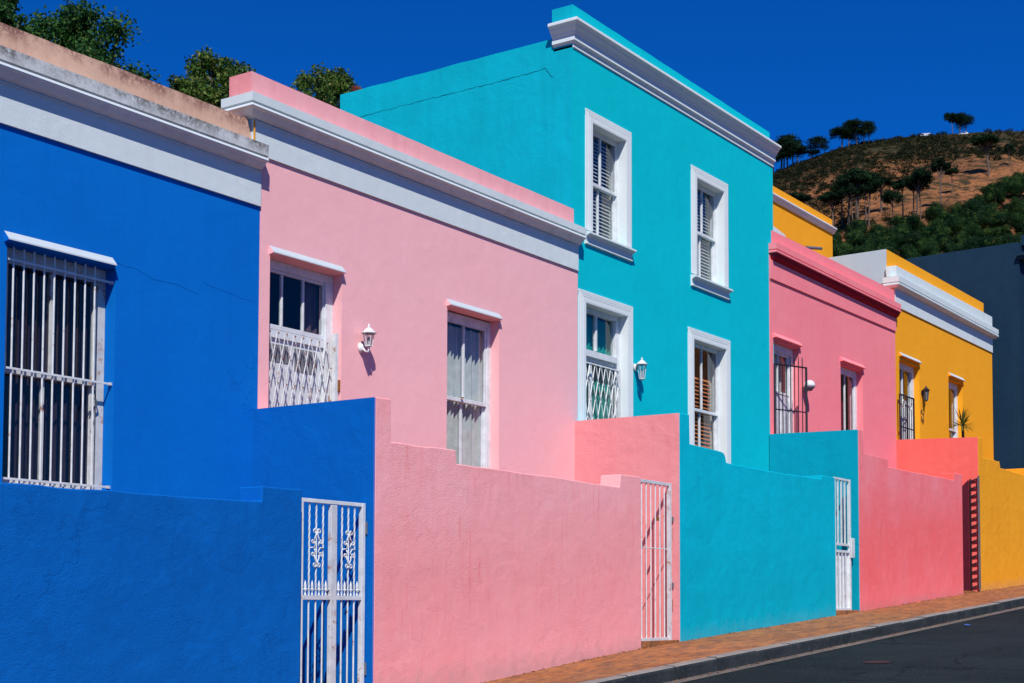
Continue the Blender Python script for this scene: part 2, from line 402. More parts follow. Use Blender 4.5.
# iron cover in the road
b = MB(); cx, cy = 15.90, 5.93
b.add([(cx+.16*math.cos(t*math.pi/16), cy+.16*math.sin(t*math.pi/16), gk(cx+.16*math.cos(t*math.pi/16))-.143) for t in range(32)], [tuple(range(32))])
M['iron'] = plain('rusty_iron_cover', (.045, .016, .016), .8, .3)
tag(b.build('valve_cover', M['iron'], recalc=False), 'small rusty round valve cover set in the dark asphalt road', 'valve cover')

# wide ground under everything
TAB = [(42.94, 94.8), (32.64, 119.9), (27.08, 139.1), (24.14, 149.8), (23.56, 151.4), (22.59, 154.1), (21.63, 156.6), (20.87, 157.9), (20.11, 158.1), (19.36, 158.6), (18.43, 158.9), (17.14, 158.6), (15.69, 158.0), (14.83, 157.2), (12.17, 155.5), (7.21, 148.2), (-15, 120), (-40, 60)]
TAB.sort()
def zr(az): return float(np.interp(az, [t[0] for t in TAB], [t[1] for t in TAB]))
def hz(r, az):
    u = (r-150)/350
    if u < 0: return -1.
    return -1+(zr(az)+1)*u if u <= 1 else zr(az)-(u-1)*60
b = MB(); N = 60
for i in range(N+1):
    for k in range(N+1):
        x = -600+2600*i/N; y = -900+2700*k/N
        b.v.append((x, y, -4.0))
for i in range(N):
    for k in range(N): b.f.append((i*(N+1)+k, (i+1)*(N+1)+k, (i+1)*(N+1)+k+1, i*(N+1)+k+1)); b.m.append(0)
tag(b.build('ground', M['earth'], recalc=False), kind='structure')

# ------------------------------------------------------------------ hill
def hillmat():
    s = NT('hill_soil_and_scrub'); P = s.pos()
    soil = s.mix(s.ramp(s.noise(P, .03, 5), .35, .65), (.34, .135, .052), (.19, .080, .036))
    soil = s.mix(s.ramp(s.noise(s.pos((1, 1, 2.5)), .16, 6, .7), .50, .66, 0, .8), soil, (.15, .07, .04))
    veg = s.mix(s.ramp(s.noise(P, .12, 6, .7), .4, .6), (.016, .022, .011), (.036, .036, .018))
    z = s.sep(P)[2]
    amt = s.math('ADD', s.noise(P, .10, 12, .86, .6), s.ramp(z, 125, 155, .0, .13))
    near = s.n('ShaderNodeVectorMath', operation='LENGTH'); s.l(P, near.inputs[0])
    amt = s.math('ADD', amt, s.ramp(near.outputs['Value'], 312, 334, .4, 0))
    c = s.mix(s.ramp(amt, .50, .56, 0, .96), soil, veg)
    c = s.mix(s.ramp(s.noise(P, .55, 8, .85), .50, .58, 0, .9), c, (.032, .026, .015))
    s.bsdf(c, .95, s.bump(s.noise(P, .35, 6, .7), .8, 1.2), .05); return s.mat
from mathutils import noise as mn
b = MB(); AZ = np.arange(-40, 62, .5); RR = np.arange(150, 620, 5.)
for az in AZ:
    for r in RR:
        a = R_(az); x, y = r*math.cos(a), r*math.sin(a)
        z = hz(r, az)
        w = min(1, max(0, (r-160)/60))
        z += w*(mn.noise(Vector((x, y, 0))*.03)*1.8+mn.noise(Vector((x*1., y*1., 3))*.09)*.9+abs(mn.noise(Vector((az*1.1, r*.012, 7))))*-2.2)*(1 if r < 470 else max(.12, 1-(r-470)/32))
        b.v.append((x, y, z))
nr = len(RR)
for i in range(len(AZ)-1):
    for k in range(nr-1): b.f.append((i*nr+k, i*nr+k+1, (i+1)*nr+k+1, (i+1)*nr+k)); b.m.append(0)
o = b.build('hill', hillmat(), smooth=True, recalc=False); tag(o, kind='structure')
for p in o.data.polygons:
    pass
def hill_point(az, r):
    a = R_(az); return Vector((r*math.cos(a), r*math.sin(a), hz(r, az)))

# ------------------------------------------------------------------ foliage
def leaf_cloud(mb, centers, radii, count, size, seed, squash=1., outward=.55, m=0, shell=.55):
    rs = np.random.RandomState(seed)
    w = np.array([r**2 for r in radii]); w = w/w.sum()
    for c, r, k in zip(centers, radii, (w*count).astype(int)):
        d = rs.normal(size=(k, 3)); d /= np.linalg.norm(d, axis=1)[:, None]
        rad = r*(shell+(1-shell)*rs.rand(k))*(1+.12*rs.normal(size=k))
        p = np.array(c)+d*rad[:, None]*np.array([1, 1, squash])
        nrm = d*outward+rs.normal(size=(k, 3))*(1-outward)*.8; nrm /= np.linalg.norm(nrm, axis=1)[:, None]
        t = np.cross(nrm, rs.normal(size=(k, 3))); t /= np.linalg.norm(t, axis=1)[:, None]
        u = np.cross(nrm, t); sz = size*(.6+.8*rs.rand(k))[:, None]
        A = p-t*sz; B = p+u*sz*.55; C = p+t*sz; D = p-u*sz*.55
        o = len(mb.v)
        mb.v += [tuple(q) for q in np.stack([A, B, C, D], 1).reshape(-1, 3)]
        mb.f += [(o+4*i, o+4*i+1, o+4*i+2, o+4*i+3) for i in range(k)]; mb.m += [m]*k

def broad_tree(base, crown_c, rx, rz, leaves, size, mat, label, seed, clumps=34):
    rnd = random.Random(seed)
    t = thing('leafy_tree', base, label, 'tree', 'trees rising behind the roofs')
    cs, rs_ = [], []
    for i in range(clumps):
        while True:
            d = Vector((rnd.uniform(-1, 1), rnd.uniform(-1, 1), rnd.uniform(-.9, 1)))
            if d.length < 1: break
        d *= 1 if d.length > .45 else 1.6
        if d.z > 0: d.x *= 1-.35*d.z*d.z; d.y *= 1-.35*d.z*d.z
        cs.append((crown_c[0]+d.x*rx*.86, crown_c[1]+d.y*rx*.86, crown_c[2]+d.z*rz*.86)); rs_.append(rnd.uniform(.10, .26)*rx)
    cr = MB(); leaf_cloud(cr, cs, rs_, leaves, size, seed, .85, .35, shell=.25)
    cr.build('crown', mat, t, recalc=False)
    tr = MB(); top = Vector(crown_c)
    b0 = Vector(base); b1 = Vector((crown_c[0], crown_c[1], crown_c[2]-rz*.8))
    tr.path([b0, b0.lerp(b1, .5)+Vector((.15, .1, 0)), b1, top], [.24, .19, .14, .05], 10)
    for c in cs[::2]:
        st = b1.lerp(top, rnd.uniform(0, .8)); mid = st.lerp(Vector(c), .5)+Vector((0, 0, -.08*rx))
        tr.path([st, mid, Vector(c)], [.07, .04, .015], 6)
    tr.build('trunk', M['bark'], t, smooth=True)
    return t
broad_tree((18.6, 26, -4), (18.3, 26, 11.75), 1.05, 1.85, 14000, .047, M['leaf_deep'], 'small dark green treetop at the far left above the peach parapet', 11, 80)
broad_tree((20.9, 26.4, -4), (21.0, 26.4, 11.3), 2.05, 2.75, 52000, .050, M['leaf_deep'], 'largest dark green tree rising above the peach parapet and out of the frame', 12, 210)
broad_tree((24.9, 26, -4), (24.80, 26, 12.0), 1.55, 1.80, 24000, .049, M['leaf_olive'], 'yellowish green tree just left of the pink parapet corner', 13, 130)
broad_tree((28.8, 26, -4), (28.95, 26, 13.1), 1.50, 1.50, 20000, .047, M['leaf_olive'], 'yellow green tree between the pink parapet and the turquoise flank wall', 14, 110)

# stone pines: bare trunk, dark umbrella
def pine_proto(seed, h, w, flat, lean=0., low=.84, nb=13):
    rnd = random.Random(seed)
    t = thing('pine_tree', (0, 0, 0), 'pine', 'tree')
    tr = MB(); top = Vector((lean*h, 0, h*.82))
    tr.path([(0, 0, -1.5), (lean*h*.2, .1, h*.3), (lean*h*.6, 0, h*.6), top], [.26, .22, .18, .08], 7)
    cs, rs_ = [], []
    for i in range(nb):
        a = rnd.uniform(0, 6.28); q = math.sqrt(rnd.random())*.74
        z = h*(low-.04)+(1-q*q)*flat*h*.28-rnd.random()*h*(.9-low+.06)
        cs.append((top.x+math.cos(a)*q*w/2, math.sin(a)*q*w/2, z)); rs_.append(w*rnd.uniform(.15, .25))
        st = Vector((lean*h*.6, 0, h*rnd.uniform(.55, .8)))
        tr.path([st, st.lerp(Vector(cs[-1]), .6)+Vector((0, 0, -.3)), Vector(cs[-1])], [.10, .07, .03], 5)
    tr.build('trunk', M['bark_pale'], t)
    cr = MB(); leaf_cloud(cr, cs, rs_, 3200, .26, seed, .62, .45, shell=.3)
    cr.build('crown', M['leaf_pine'], t, recalc=False)
    return t
def copy_tree(o, loc, rz, scale, label, group=None):
    c = o.copy(); COL.objects.link(c); c.location = loc; c.rotation_euler = (0, 0, rz); c.scale = scale
    for ch in o.children:
        k = ch.copy(); COL.objects.link(k); k.parent = c
    tag(c, label, None, group); return c
protos = [pine_proto(21, 12, 8, .5), pine_proto(22, 12, 7, .9, .05), pine_proto(23, 12, 9, .35, -.06), pine_proto(24, 12, 6, 1.1, .02),
          pine_proto(25, 12, 9, .9, .04, .68, 22), pine_proto(26, 12, 10, .8, -.05, .62, 26), pine_proto(27, 12, 9, 1., .1, .72, 20)]
SLOPE = [(23.31, 377.2, 30, 26), (21.36, 353.2, 50, 30), (21.17, 350.6, 46, 20), (20.98, 350.6, 48, 26), (20.68, 350.6, 44, 20), (20.56, 351.5, 46, 22), (19.66, 340.3, 42, 20), (19.29, 355.6, 34, 16), (18.88, 351.9, 42, 18), (18.77, 350.4, 44, 24), (18.62, 352.3, 42, 18), (17.87, 371.2, 38, 16), (17.46, 388.7, 22, 14), (16.11, 409.3, 36, 26), (15.38, 423.5, 24, 10), (20.1, 372.5, 26, 24), (21.58, 358.6, 40, 24), (21.9, 352, 36, 24), (21.05, 366, 44, 30)]
RIDGE = [(24.2, 498, 29, 26), (23.91, 499.9, 31, 30), (23.65, 498, 29, 28), (23.44, 497.3, 26, 26), (23.25, 497, 20, 24), (23.8, 499, 24, 26), (22.55, 498.8, 21, 22), (22.75, 497, 10, 16), (21.56, 497.8, 23, 24), (21.3, 497.5, 20, 20), (20.98, 496.3, 27, 20), (20.72, 497, 18, 18), (20.53, 496.5, 24, 16), (17.4, 497.2, 22, 12), (17.14, 498.6, 21, 18), (16.92, 498.9, 19, 18)]
used = [False]*7
rt = random.Random(5)
def plant_pine(i, az, r, hp, wp, label, group):
    k = i % 4 if 'hillside' in group else 4+i % 3; p = hill_point(az, r); d = r/1400
    h = hp*d/12*1.04; w = wp*d/[8, 7, 9, 6, 9, 10, 9][k]*1.15
    rz = rt.uniform(0, 6.28)
    if not used[k]:
        used[k] = True; o = protos[k]; o.location = p; o.rotation_euler = (0, 0, rz); o.scale = (w, w, h); tag(o, label, None, group)
    else: copy_tree(protos[k], p, rz, (w, w, h), label, group)
for i, (az, r, hp, wp) in enumerate(SLOPE):
    plant_pine(i, az, r, hp, wp, 'tall bare-trunked pine standing on the orange hillside', 'pines on the hillside')
for i, (az, r, hp, wp) in enumerate(RIDGE):
    lab = 'dark umbrella pine on the skyline left of the white vehicles'
    if az < 18: lab = 'umbrella pine in the lone cluster on the skyline beside the white car'
    plant_pine(i+1, az, r, hp, wp, lab, 'pines on the skyline' if az > 18 else 'lone pine cluster on the skyline')

# rounded trees of the wood low on the hill
def bush_proto(seed, w):
    rnd = random.Random(seed); t = thing('woodland_tree', (0, 0, 0), 'round green tree in the wood at the foot of the hill', 'tree', 'trees of the wood below the hillside')
    cs = [(0, 0, w*.55)]; rs_ = [w*.36]
    for i in range(9):
        a = rnd.uniform(0, 6.28); q = rnd.uniform(.15, .34)*w
        cs.append((math.cos(a)*q, math.sin(a)*q, w*rnd.uniform(.35, .82))); rs_.append(w*rnd.uniform(.14, .24))
    cr = MB(); leaf_cloud(cr, cs, rs_, 6500, .12, seed, .95, .84, shell=.84)
    cr.build('crown', M['leaf_wood'], t, recalc=False)
    tr = MB(); tr.path([(0, 0, -1.5), (0, .1, w*.3), (.1, 0, w*.6)], [.2, .16, .08], 6); tr.build('trunk', M['bark'], t)
    return t
bp = [bush_proto(31+i, 5.4) for i in range(4)]; bused = [False]*4
lim = lambda az: float(np.interp(az, [13, 14.5, 15.5, 16.4, 17.0, 18.2, 19.0, 19.6, 22, 23.5], [392, 388, 380, 368, 352, 344, 340, 330, 334, 332]))
rw = random.Random(9); n = 0; r = 250.
while r < 392:
    az = 12.6+rw.uniform(0, .5)
    while az < 24.4:
        rr = r+rw.uniform(-4, 4); a2 = az+rw.uniform(-.2, .2)
        if rr < lim(a2):
            k = rw.randrange(4); s_ = rw.uniform(.8, 1.35); p = hill_point(a2, rr); rz = rw.uniform(0, 6.28); sc3 = (s_, s_, s_*rw.uniform(.85, 1.2))
            if not bused[k]: bused[k] = True; o = bp[k]; o.location = p; o.rotation_euler = (0, 0, rz); o.scale = sc3
            else: copy_tree(bp[k], p, rz, sc3, 'round green tree in the wood at the foot of the hill', 'trees of the wood below the hillside')
            n += 1
        az += .98*260/rr
    r += 8.2
# low scrub scattered over the slope: nobody could count it
b = MB(); rs = np.random.RandomState(8); cs = []; rr_ = []
while len(cs) < 6500:
    az = rs.uniform(12, 26); r = rs.uniform(300, 505)
    zz = hz(r, az); q = mn.noise(Vector((r*math.cos(R_(az)), r*math.sin(R_(az)), 0))*.022)
    if rs.rand() < .20+q*1.3+(.6 if r > 448 else 0)+(.25 if az > 18 and r > 420 else 0):
        p = hill_point(az, r); rad = .3+1.1*rs.rand()**2; cs.append((p.x, p.y, p.z+rad*.3)); rr_.append(rad)
leaf_cloud(b, cs, rr_, 150000, .22, 5, .55, .5, shell=.4)
tag(b.build('hill_scrub', M['leaf_scrub'], recalc=False), 'low dark scrub scattered over the dry orange hillside', 'scrub', kind='stuff')

# vehicles parked on the ridge road (side on to us)
def ridge_vehicle(name, label, cat, az, r, rot, L, H, van, group=None):
    p = hill_point(az, r); p.z -= 1.0
    t = thing(name, p, label, cat, group)
    W = 1.8; b = MB()
    if van: prof = [(-L/2, .35), (L/2, .35), (L/2, 1.0), (L/2-.25, 1.15), (L/2-.95, H), (-L/2+.1, H), (-L/2, H-.15)]
    else: prof = [(-L/2, .35), (L/2, .35), (L/2, .8), (L/2-.9, .95), (L/2-1.6, H), (-L/2+.9, H), (-L/2+.2, .98), (-L/2, .9)]
    b.prism([(p.x+a, p.z+q) for a, q in prof], lambda a, q, y: (a, y, q), p.y-W/2, p.y+W/2); b.build('body', M['carpaint'], t, bevel=.06)
    for sgn in (-1, 1):
        b = MB(); y = p.y+sgn*(W/2+.006)
        if van: q = [(L/2-1.75, 1.15), (L/2-.5, 1.15), (L/2-1.05, H-.15), (L/2-1.75, H-.15)]
        else: q = [(-L/2+.55, 1.0), (L/2-1.1, 1.0), (L/2-1.7, H-.08), (-L/2+1.0, H-.08)]
        b.prism([(p.x+a, p.z+c) for a, c in q], lambda a, c, yy: (a, yy, c), y-.01, y+.01); b.build('side_window', M['carglass'], t)
    for a in (-L/2+.75, L/2-.8):
        for sgn in (-1, 1):
            b = MB(); pr = [(0.001, 0), (.33, 0), (.33, .2), (.001, .2)]
            n = 16; o = len(b.v)
            for yy in (0, .2):
                for k in range(n): b.v.append((p.x+a+.33*math.cos(k*2*math.pi/n), p.y+sgn*(W/2-.19)+(yy-.1), p.z+.33+.33*math.sin(k*2*math.pi/n)))
            for k in range(n): b.f.append((k, (k+1) % n, n+(k+1) % n, n+k)); b.m.append(0)
            b.f.append(tuple(range(n))); b.f.append(tuple(range(n, 2*n))[::-1]); b.m += [0, 0]
            b.build('wheel', M['tyre'], t)
    b = MB(); b.box(p.x-L/2-.03, p.x-L/2+.02, p.y-W/2+.1, p.y+W/2-.1, p.z+.4, p.z+.6); b.box(p.x+L/2-.02, p.x+L/2+.03, p.y-W/2+.1, p.y+W/2-.1, p.z+.4, p.z+.6); b.build('bumper', M['tyre'], t)
    t.rotation_euler = (0, 0, rot); t.scale = (.78, .78, .78); return t
ridge_vehicle('parked_van', 'white van parked on the skyline left of the lone pine cluster', 'van', 18.43, 499, R_(110), 4.4, 1.95, True)
ridge_vehicle('parked_car', 'white car parked under the lone pine cluster on the skyline', 'car', 17.02, 499, R_(105), 4.2, 1.45, False)
ridge_vehicle('parked_car', 'white car half hidden on the skyline, farthest left of the vehicles', 'car', 19.7, 501, R_(112), 3.8, 1.35, False).location.z -= .75
ridge_vehicle('parked_car', 'white car roof showing on the skyline between the van and the lone pines', 'car', 17.91, 501, R_(108), 3.6, 1.35, False).location.z -= .7

# ------------------------------------------------------------------ house building helpers
def front_wall_sheet(b, X0, X1, z0, z1, openings, reveal, y=FY, m=0, zt=None):
    """the street face with real openings and their reveals; zt = height of the top at each end"""
    xs = sorted({X0, X1, *[o[0] for o in openings], *[o[1] for o in openings]})
    zs = sorted({z0, z1, *[o[2] for o in openings], *[o[3] for o in openings]})
    for i in range(len(xs)-1):
        for k in range(len(zs)-1):
            cx, cz = (xs[i]+xs[i+1])/2, (zs[k]+zs[k+1])/2
            if any(o[0] < cx < o[1] and o[2] < cz < o[3] for o in openings): continue
            b.quad((xs[i], y, zs[k]), (xs[i+1], y, zs[k]), (xs[i+1], y, zs[k+1]), (xs[i], y, zs[k+1]), m)
    for (a, c, d, e) in openings:
        Y2 = y+reveal
        b.quad((a, y, d), (a, Y2, d), (a, Y2, e), (a, y, e), m); b.quad((c, y, d), (c, y, e), (c, Y2, e), (c, Y2, d), m)
        b.quad((a, y, e), (a, Y2, e), (c, Y2, e), (c, y, e), m); b.quad((a, y, d), (c, y, d), (c, Y2, d), (a, Y2, d), m)

def house_shell(t, X0, X1, ztop, openings, mat, depth=7., zb=-2., reveal=.16, side=None, roofz=None, y=FY):
    b = MB(); front_wall_sheet(b, X0, X1, zb, ztop, openings, reveal, y)
    yb = y+depth; rz = roofz if roofz else ztop-.25
    b.quad((X0, y, zb), (X0, y, ztop), (X0, yb, ztop), (X0, yb, zb), 1 if side else 0)
    b.quad((X1, y, zb), (X1, yb, zb), (X1, yb, ztop), (X1, y, ztop))
    b.quad((X0, yb, zb), (X0, yb, ztop), (X1, yb, ztop), (X1, yb, zb))
    b.build('wall', [mat, side or mat], t, recalc=False)
    r = MB(); r.box(X0+.01, X1-.01, y+.012, yb-.01, rz-.15, rz); r.build('roof', M['roof'], t)
    r = MB(); r.box(X0+.01, X1-.01, y+2.2, y+2.3, zb, rz-.16); r.build('inner_wall', M['room'], t)

def cornice(t, prof, X0, X1, mat, name='cornice', mats=None, mf=None, left_return=None, y=FY, yret=.25):
    """prof: (out from the wall, z). A left return mitres the same moulding round the corner."""
    b = MB(); pr = [(y-o, z) for o, z in prof]
    if left_return is None:
        b.prism(pr, YZ, X0, X1, mf=mf)
    else:
        n = len(prof); o = len(b.v)
        ring = [[(X0, y+left_return, z) if False else (X0-oo, y+left_return, z) for oo, z in prof], [(X0-oo, y-oo, z) for oo, z in prof], [(X1, y-oo, z) for oo, z in prof]]
        for rg in ring: b.v += rg
        for j in (0, 1):
            for i in range(n):
                k = (i+1) % n; b.f.append((o+j*n+i, o+j*n+k, o+(j+1)*n+k, o+(j+1)*n+i)); b.m.append(mf(i) if mf else 0)
        b.f.append(tuple(o+i for i in range(n))[::-1]); b.m.append(0)
        b.f.append(tuple(o+2*n+i for i in range(n))); b.m.append(0)
    return b.build(name, mats or mat, t)

def hood(t, X0, X1, ztop, wallmat, topmat, out=.062, y=FY, h=.10):
    pr = [(y+.004, ztop-h), (y+.004, ztop), (y-out, ztop-.073), (y-out-.002, ztop-.086), (y-out+.012, ztop-.090)]
    b = MB(); b.prism(pr, YZ, X0, X1, m=1, mf=lambda i: 0 if i in (1, 2) else 1, cap=1)
    return b.build('window_hood', [M['hood_white'] if topmat is M['white'] else topmat, wallmat], t)

def pleats(x0, x1, y, z0, z1, amp=.018, wl=.075, seed=0, hem=0.):
    rnd = random.Random(seed); b = MB(); n = max(8, int((x1-x0)/wl*6)); ph = rnd.uniform(0, 6)
    for i in range(n+1):
        x = x0+(x1-x0)*i/n; yy = y+amp*math.sin(ph+(x-x0)/wl*6.283+.8*math.sin(x*9))+amp*.4*math.sin(x*31)
        b.v += [(x, yy, z0), (x, yy*1+0, z1)]
    for i in range(n): b.f.append((2*i, 2*i+2, 2*i+3, 2*i+1)); b.m.append(0)
    return b

def frame_rect(b, x0, x1, z0, z1, y0, y1, w, wb=None, wt=None):
    wb = w if wb is None else wb; wt = w if wt is None else wt
    b.box(x0, x0+w, y0, y1, z0, z1); b.box(x1-w, x1, y0, y1, z0, z1)
    b.box(x0+w, x1-w, y0, y1, z1-wt, z1); b.box(x0+w, x1-w, y0, y1, z0, z0+wb)

def sash_window(t, x0, x1, z0, z1, rail, yf=FY+.125, mull=(.5,), mull_low=(.5,), fw=.085, mat=None, name='window', SW=.036):
    """box frame, upper and lower sash, panes and bars; returns the window frame object"""
    mat = mat or M['sash']; b = MB(); frame_rect(b, x0+.001, x1-.001, z0+.001, z1-.001, yf, yf+.11, fw)
    W = b.build(name, mat, t, bevel=.004)
    a0, a1, c0, c1 = x0+fw, x1-fw, z0+fw, z1-fw
    for (lo, hi, y, mu, nm) in ((rail-.022, c1, yf+.012, mull, 'upper_sash'), (c0, rail+.022, yf+.050, mull_low, 'lower_sash')):
        b = MB(); sw = SW; frame_rect(b, a0+.001, a1-.001, lo, hi, y, y+.036, sw, .045, .042)
        b.build(nm, mat, W, bevel=.003)
        b = MB()
        for f in mu:
            xm = a0+sw+(a1-a0-2*sw)*f; b.box(xm-.014, xm+.014, y+.002, y+.034, lo+.051, hi-.051)
        if mu: b.build('glazing_bar', mat, W)
        b = MB(); b.quad((a0+sw, y+.018, lo+.05), (a1-sw, y+.018, lo+.05), (a1-sw, y+.018, hi-.05), (a0+sw, y+.018, hi-.05))
        b.build('pane', M['glass'], W, recalc=False)
    return W

def blind(parent, x0, x1, z0, z1, y, mat, pitch=.05, tilt=.6):
    b = MB(); z = z0+.02; hw = pitch*.52
    while z < z1:
        dy, dz = hw*math.cos(tilt), hw*math.sin(tilt)
        b.add([(x0, y-dy, z-dz), (x1, y-dy, z-dz), (x1, y+dy, z+dz), (x0, y+dy, z+dz), (x0, y-dy, z-dz+.004), (x1, y-dy, z-dz+.004), (x1, y+dy, z+dz+.004), (x0, y+dy, z+dz+.004)],
              [(0,3,2,1),(4,5,6,7),(0,1,5,4),(1,2,6,5),(2,3,7,6),(3,0,4,7)])
        z += pitch
    return b.build('blind', mat, parent)

# ------------------------------------------------------------------ BLUE house
t = thing('terrace_house', (8, FY, g(8)), 'low cobalt blue terraced house with peach parapet at the left edge', 'house')
opn = [(7.478, 8.629, .95, 3.03)]
house_shell(t, 3.2, 10.44, 4.44, opn, M['blue'], depth=6.5)
Cp = [(-0.02, 4.371), (0.035, 4.372), (0.033, 4.378), (0.063, 4.392), (0.093, 4.415), (0.113, 4.440), (0.138, 4.446), (0.145, 4.456), (0.141, 4.478), (0.123, 4.482), (0.123, 4.496), (0.143, 4.500), (0.145, 4.612), (0.02, 4.632), (-0.25, 4.632), (-0.25, 4.37)]
cornice(t, Cp, 3.2, 10.41, None, mats=[M['old_white'], M['soffit'], M['trim']], mf=lambda i: 1 if i in (0, 1, 2, 3, 4, 5) else (2 if i in (6, 7) else 0))
b = MB(); b.prism([(FY-.024, 4.015), (FY+.004, 4.015), (FY+.004, 4.371), (FY-.024, 4.371)], YZ, 3.2, 10.43); b.prism([(FY-.036, 4.352), (FY-.0241, 4.352), (FY-.0241, 4.366), (FY-.036, 4.366)], YZ, 3.2, 10.42); b.build('frieze', M['white'], t)
crackm = plain('fine_blue_crack', (.001, .105, .40), .9, .05); CR = [(8.62, 3.08), (8.85, 3.075), (9.05, 3.02), (9.35, 3.02), (9.62, 2.98), (9.68, 3.10), (9.9, 3.08), (10.2, 3.04), (10.42, 3.03)]
pp = wobble([(3.2, 4.875), (10.245, 4.868)], .3, .004, 3)
b = MB(); b.prism([(3.2, 4.62)]+pp+[(10.33, 4.62)], XZ, FY, FY+.25); b.build('parapet', M['peach'], t)
b = MB(); rc = random.Random(2); b.path([(x_, FY, z_+rc.uniform(-.006, .006)) for (xa, za), (xc_, zc_) in zip(CR[:-1], CR[1:]) for x_, z_ in [(xa+(xc_-xa)*q/5, za+(zc_-za)*q/5) for q in range(5)]], .0018, 4); b.build('crack', crackm, t)
hood(t, 7.445, 8.585, 3.127, M['blue'], M['white'])
W = sash_window(t, 7.478, 8.629, .95, 3.03, 1.985, yf=FY+.135, mull=(.5,), mull_low=(.45,), fw=.085, mat=M['sash_old'])
pleats(7.55, 8.56, FY+.26, 1.05, 2.9, .02, .11, 2).build('curtain', M['cloth_plum'], W, recalc=False)
bb = MB()
yb_ = FY+.055
xs = [7.583, 7.688, 7.792, 7.897, 8.003, 8.111, 8.223, 8.332, 8.439]
for x_ in xs: bb.tube((x_, yb_, .96), (x_, yb_, 3.02), .0085, 8)
for z_ in (1.055, 1.985, 2.905):
    bb.box(7.49, 8.628, yb_-.022, yb_-.009, z_-.009, z_+.009); bb.box(8.60, 8.628, yb_-.03, yb_+.004, z_-.013, z_+.013, 1)
bb.build('burglar_bars', [M['metal_white'], M['metal_rusty']], W)
b = MB(); b.path([(8.50, FY+.12, 1.93), (8.515, FY+.09, 1.80), (8.47, FY+.11, 1.72), (8.46, FY+.12, 1.66)], .008, 6); b.build('sash_cord', M['room'], W)

# ------------------------------------------------------------------ PINK house
t = thing('terrace_house', (13.4, FY, g(13.4)), 'low pastel pink terraced house with white cornice between blue and turquoise houses', 'house')
opn = [(10.590, 11.692, .95, 3.56), (13.572, 14.645, 1.40, 3.55)]
house_shell(t, 10.445, 16.487, 4.93, opn, M['pink'], depth=7, roofz=4.9, y=FY-.003)
dz = .518
def shift(pr, d, xo=1.): return [(o_, z_+d) for o_, z_ in pr]
Cp2 = [(-0.02, 4.877), (0.035, 4.88), (0.035, 4.886), (0.065, 4.900), (0.09, 4.925), (0.11, 4.951), (0.135, 4.957), (0.142, 4.966), (0.138, 4.988), (0.12, 4.992), (0.12, 5.007), (0.14, 5.012), (0.141, 5.100), (0.01, 5.112), (-0.1, 5.112), (-0.1, 4.876)]
cornice(t, Cp2, 10.315, 16.49, None, mats=[M['white'], M['soffit'], M['trim']], mf=lambda i: 1 if i in (0, 1, 2, 3, 4, 5) else (2 if i in (6, 7) else 0), left_return=.30)
b = MB(); b.box(10.31, 16.475, FY-.024, FY+.3, 4.535, 4.877); b.box(10.305, 16.475, FY-.036, FY-.0242, 4.855, 4.869); b.build('frieze', M['white'], t)
b = MB(); b.box(10.28, 10.444, FY+.003, FY+.3, 4.3, 4.526); b.build('party_wall_end', M['pink'], t)
pp = wobble([(10.295, 5.366), (16.385, 5.360)], .3, .003, 4)
b = MB(); b.prism([(10.295, 5.10)]+pp+[(16.385, 5.10)], XZ, FY-.004, FY+.31, mf=lambda i: 1 if i == 0 else 0); b.build('parapet', [M['pink_top'], M['pink_side_shade']], t)
hood(t, 10.575, 11.69, 3.66, M['pink'], M['white']); hood(t, 13.552, 14.636, 3.645, M['pink'], M['white'])
b = MB(); b.tube((10.318, FY-.032, 4.58), (10.312, FY-.034, 4.86), .011, 6); b.build('sealant_bead', M['sealant'], t)
# door with fanlight and expanding lattice gate
b = MB(); frame_rect(b, 10.592, 11.690, .96, 3.559, FY+.12, FY+.22, .03, .05, .09); b.box(11.575, 11.6595, FY+.121, FY+.219, 1.02, 3.468); D = b.build('door', M['sash'], t, bevel=.004)
b = MB(); frame_rect(b, 10.624, 11.573, 2.845, 3.467, FY+.142, FY+.18, .022, .05, .03); b.box(10.915, 10.940, FY+.144, FY+.178, 2.896, 3.436); b.box(11.238, 11.263, FY+.144, FY+.178, 2.896, 3.436); b.build('fanlight', M['sash'], D, bevel=.003)
b = MB(); b.quad((10.645, FY+.160, 2.89), (11.552, FY+.160, 2.89), (11.552, FY+.160, 3.438), (10.645, FY+.160, 3.438)); b.build('pane', M['glass'], D, recalc=False)
pleats(11.42, 11.70, FY+.27, 2.85, 3.45, .015, .1, 21).build('curtain', M['cloth_plum2'], D, recalc=False)
b = MB(); b.box(10.624, 11.573, FY+.165, FY+.205, 1.02, 2.844)
b.box(10.624, 11.573, FY+.14, FY+.164, 2.76, 2.842); b.build('door_panel', M['sash'], D, bevel=.003)
for (xa, xb_, za, zb_) in ((10.72, 11.06, 2.52, 2.70), (11.14, 11.48, 2.46, 2.70)):
    b = MB(); b.box(xa, xb_, FY+.158, FY+.166, za, zb_); b.build('vent_slot', M['vent'], D)
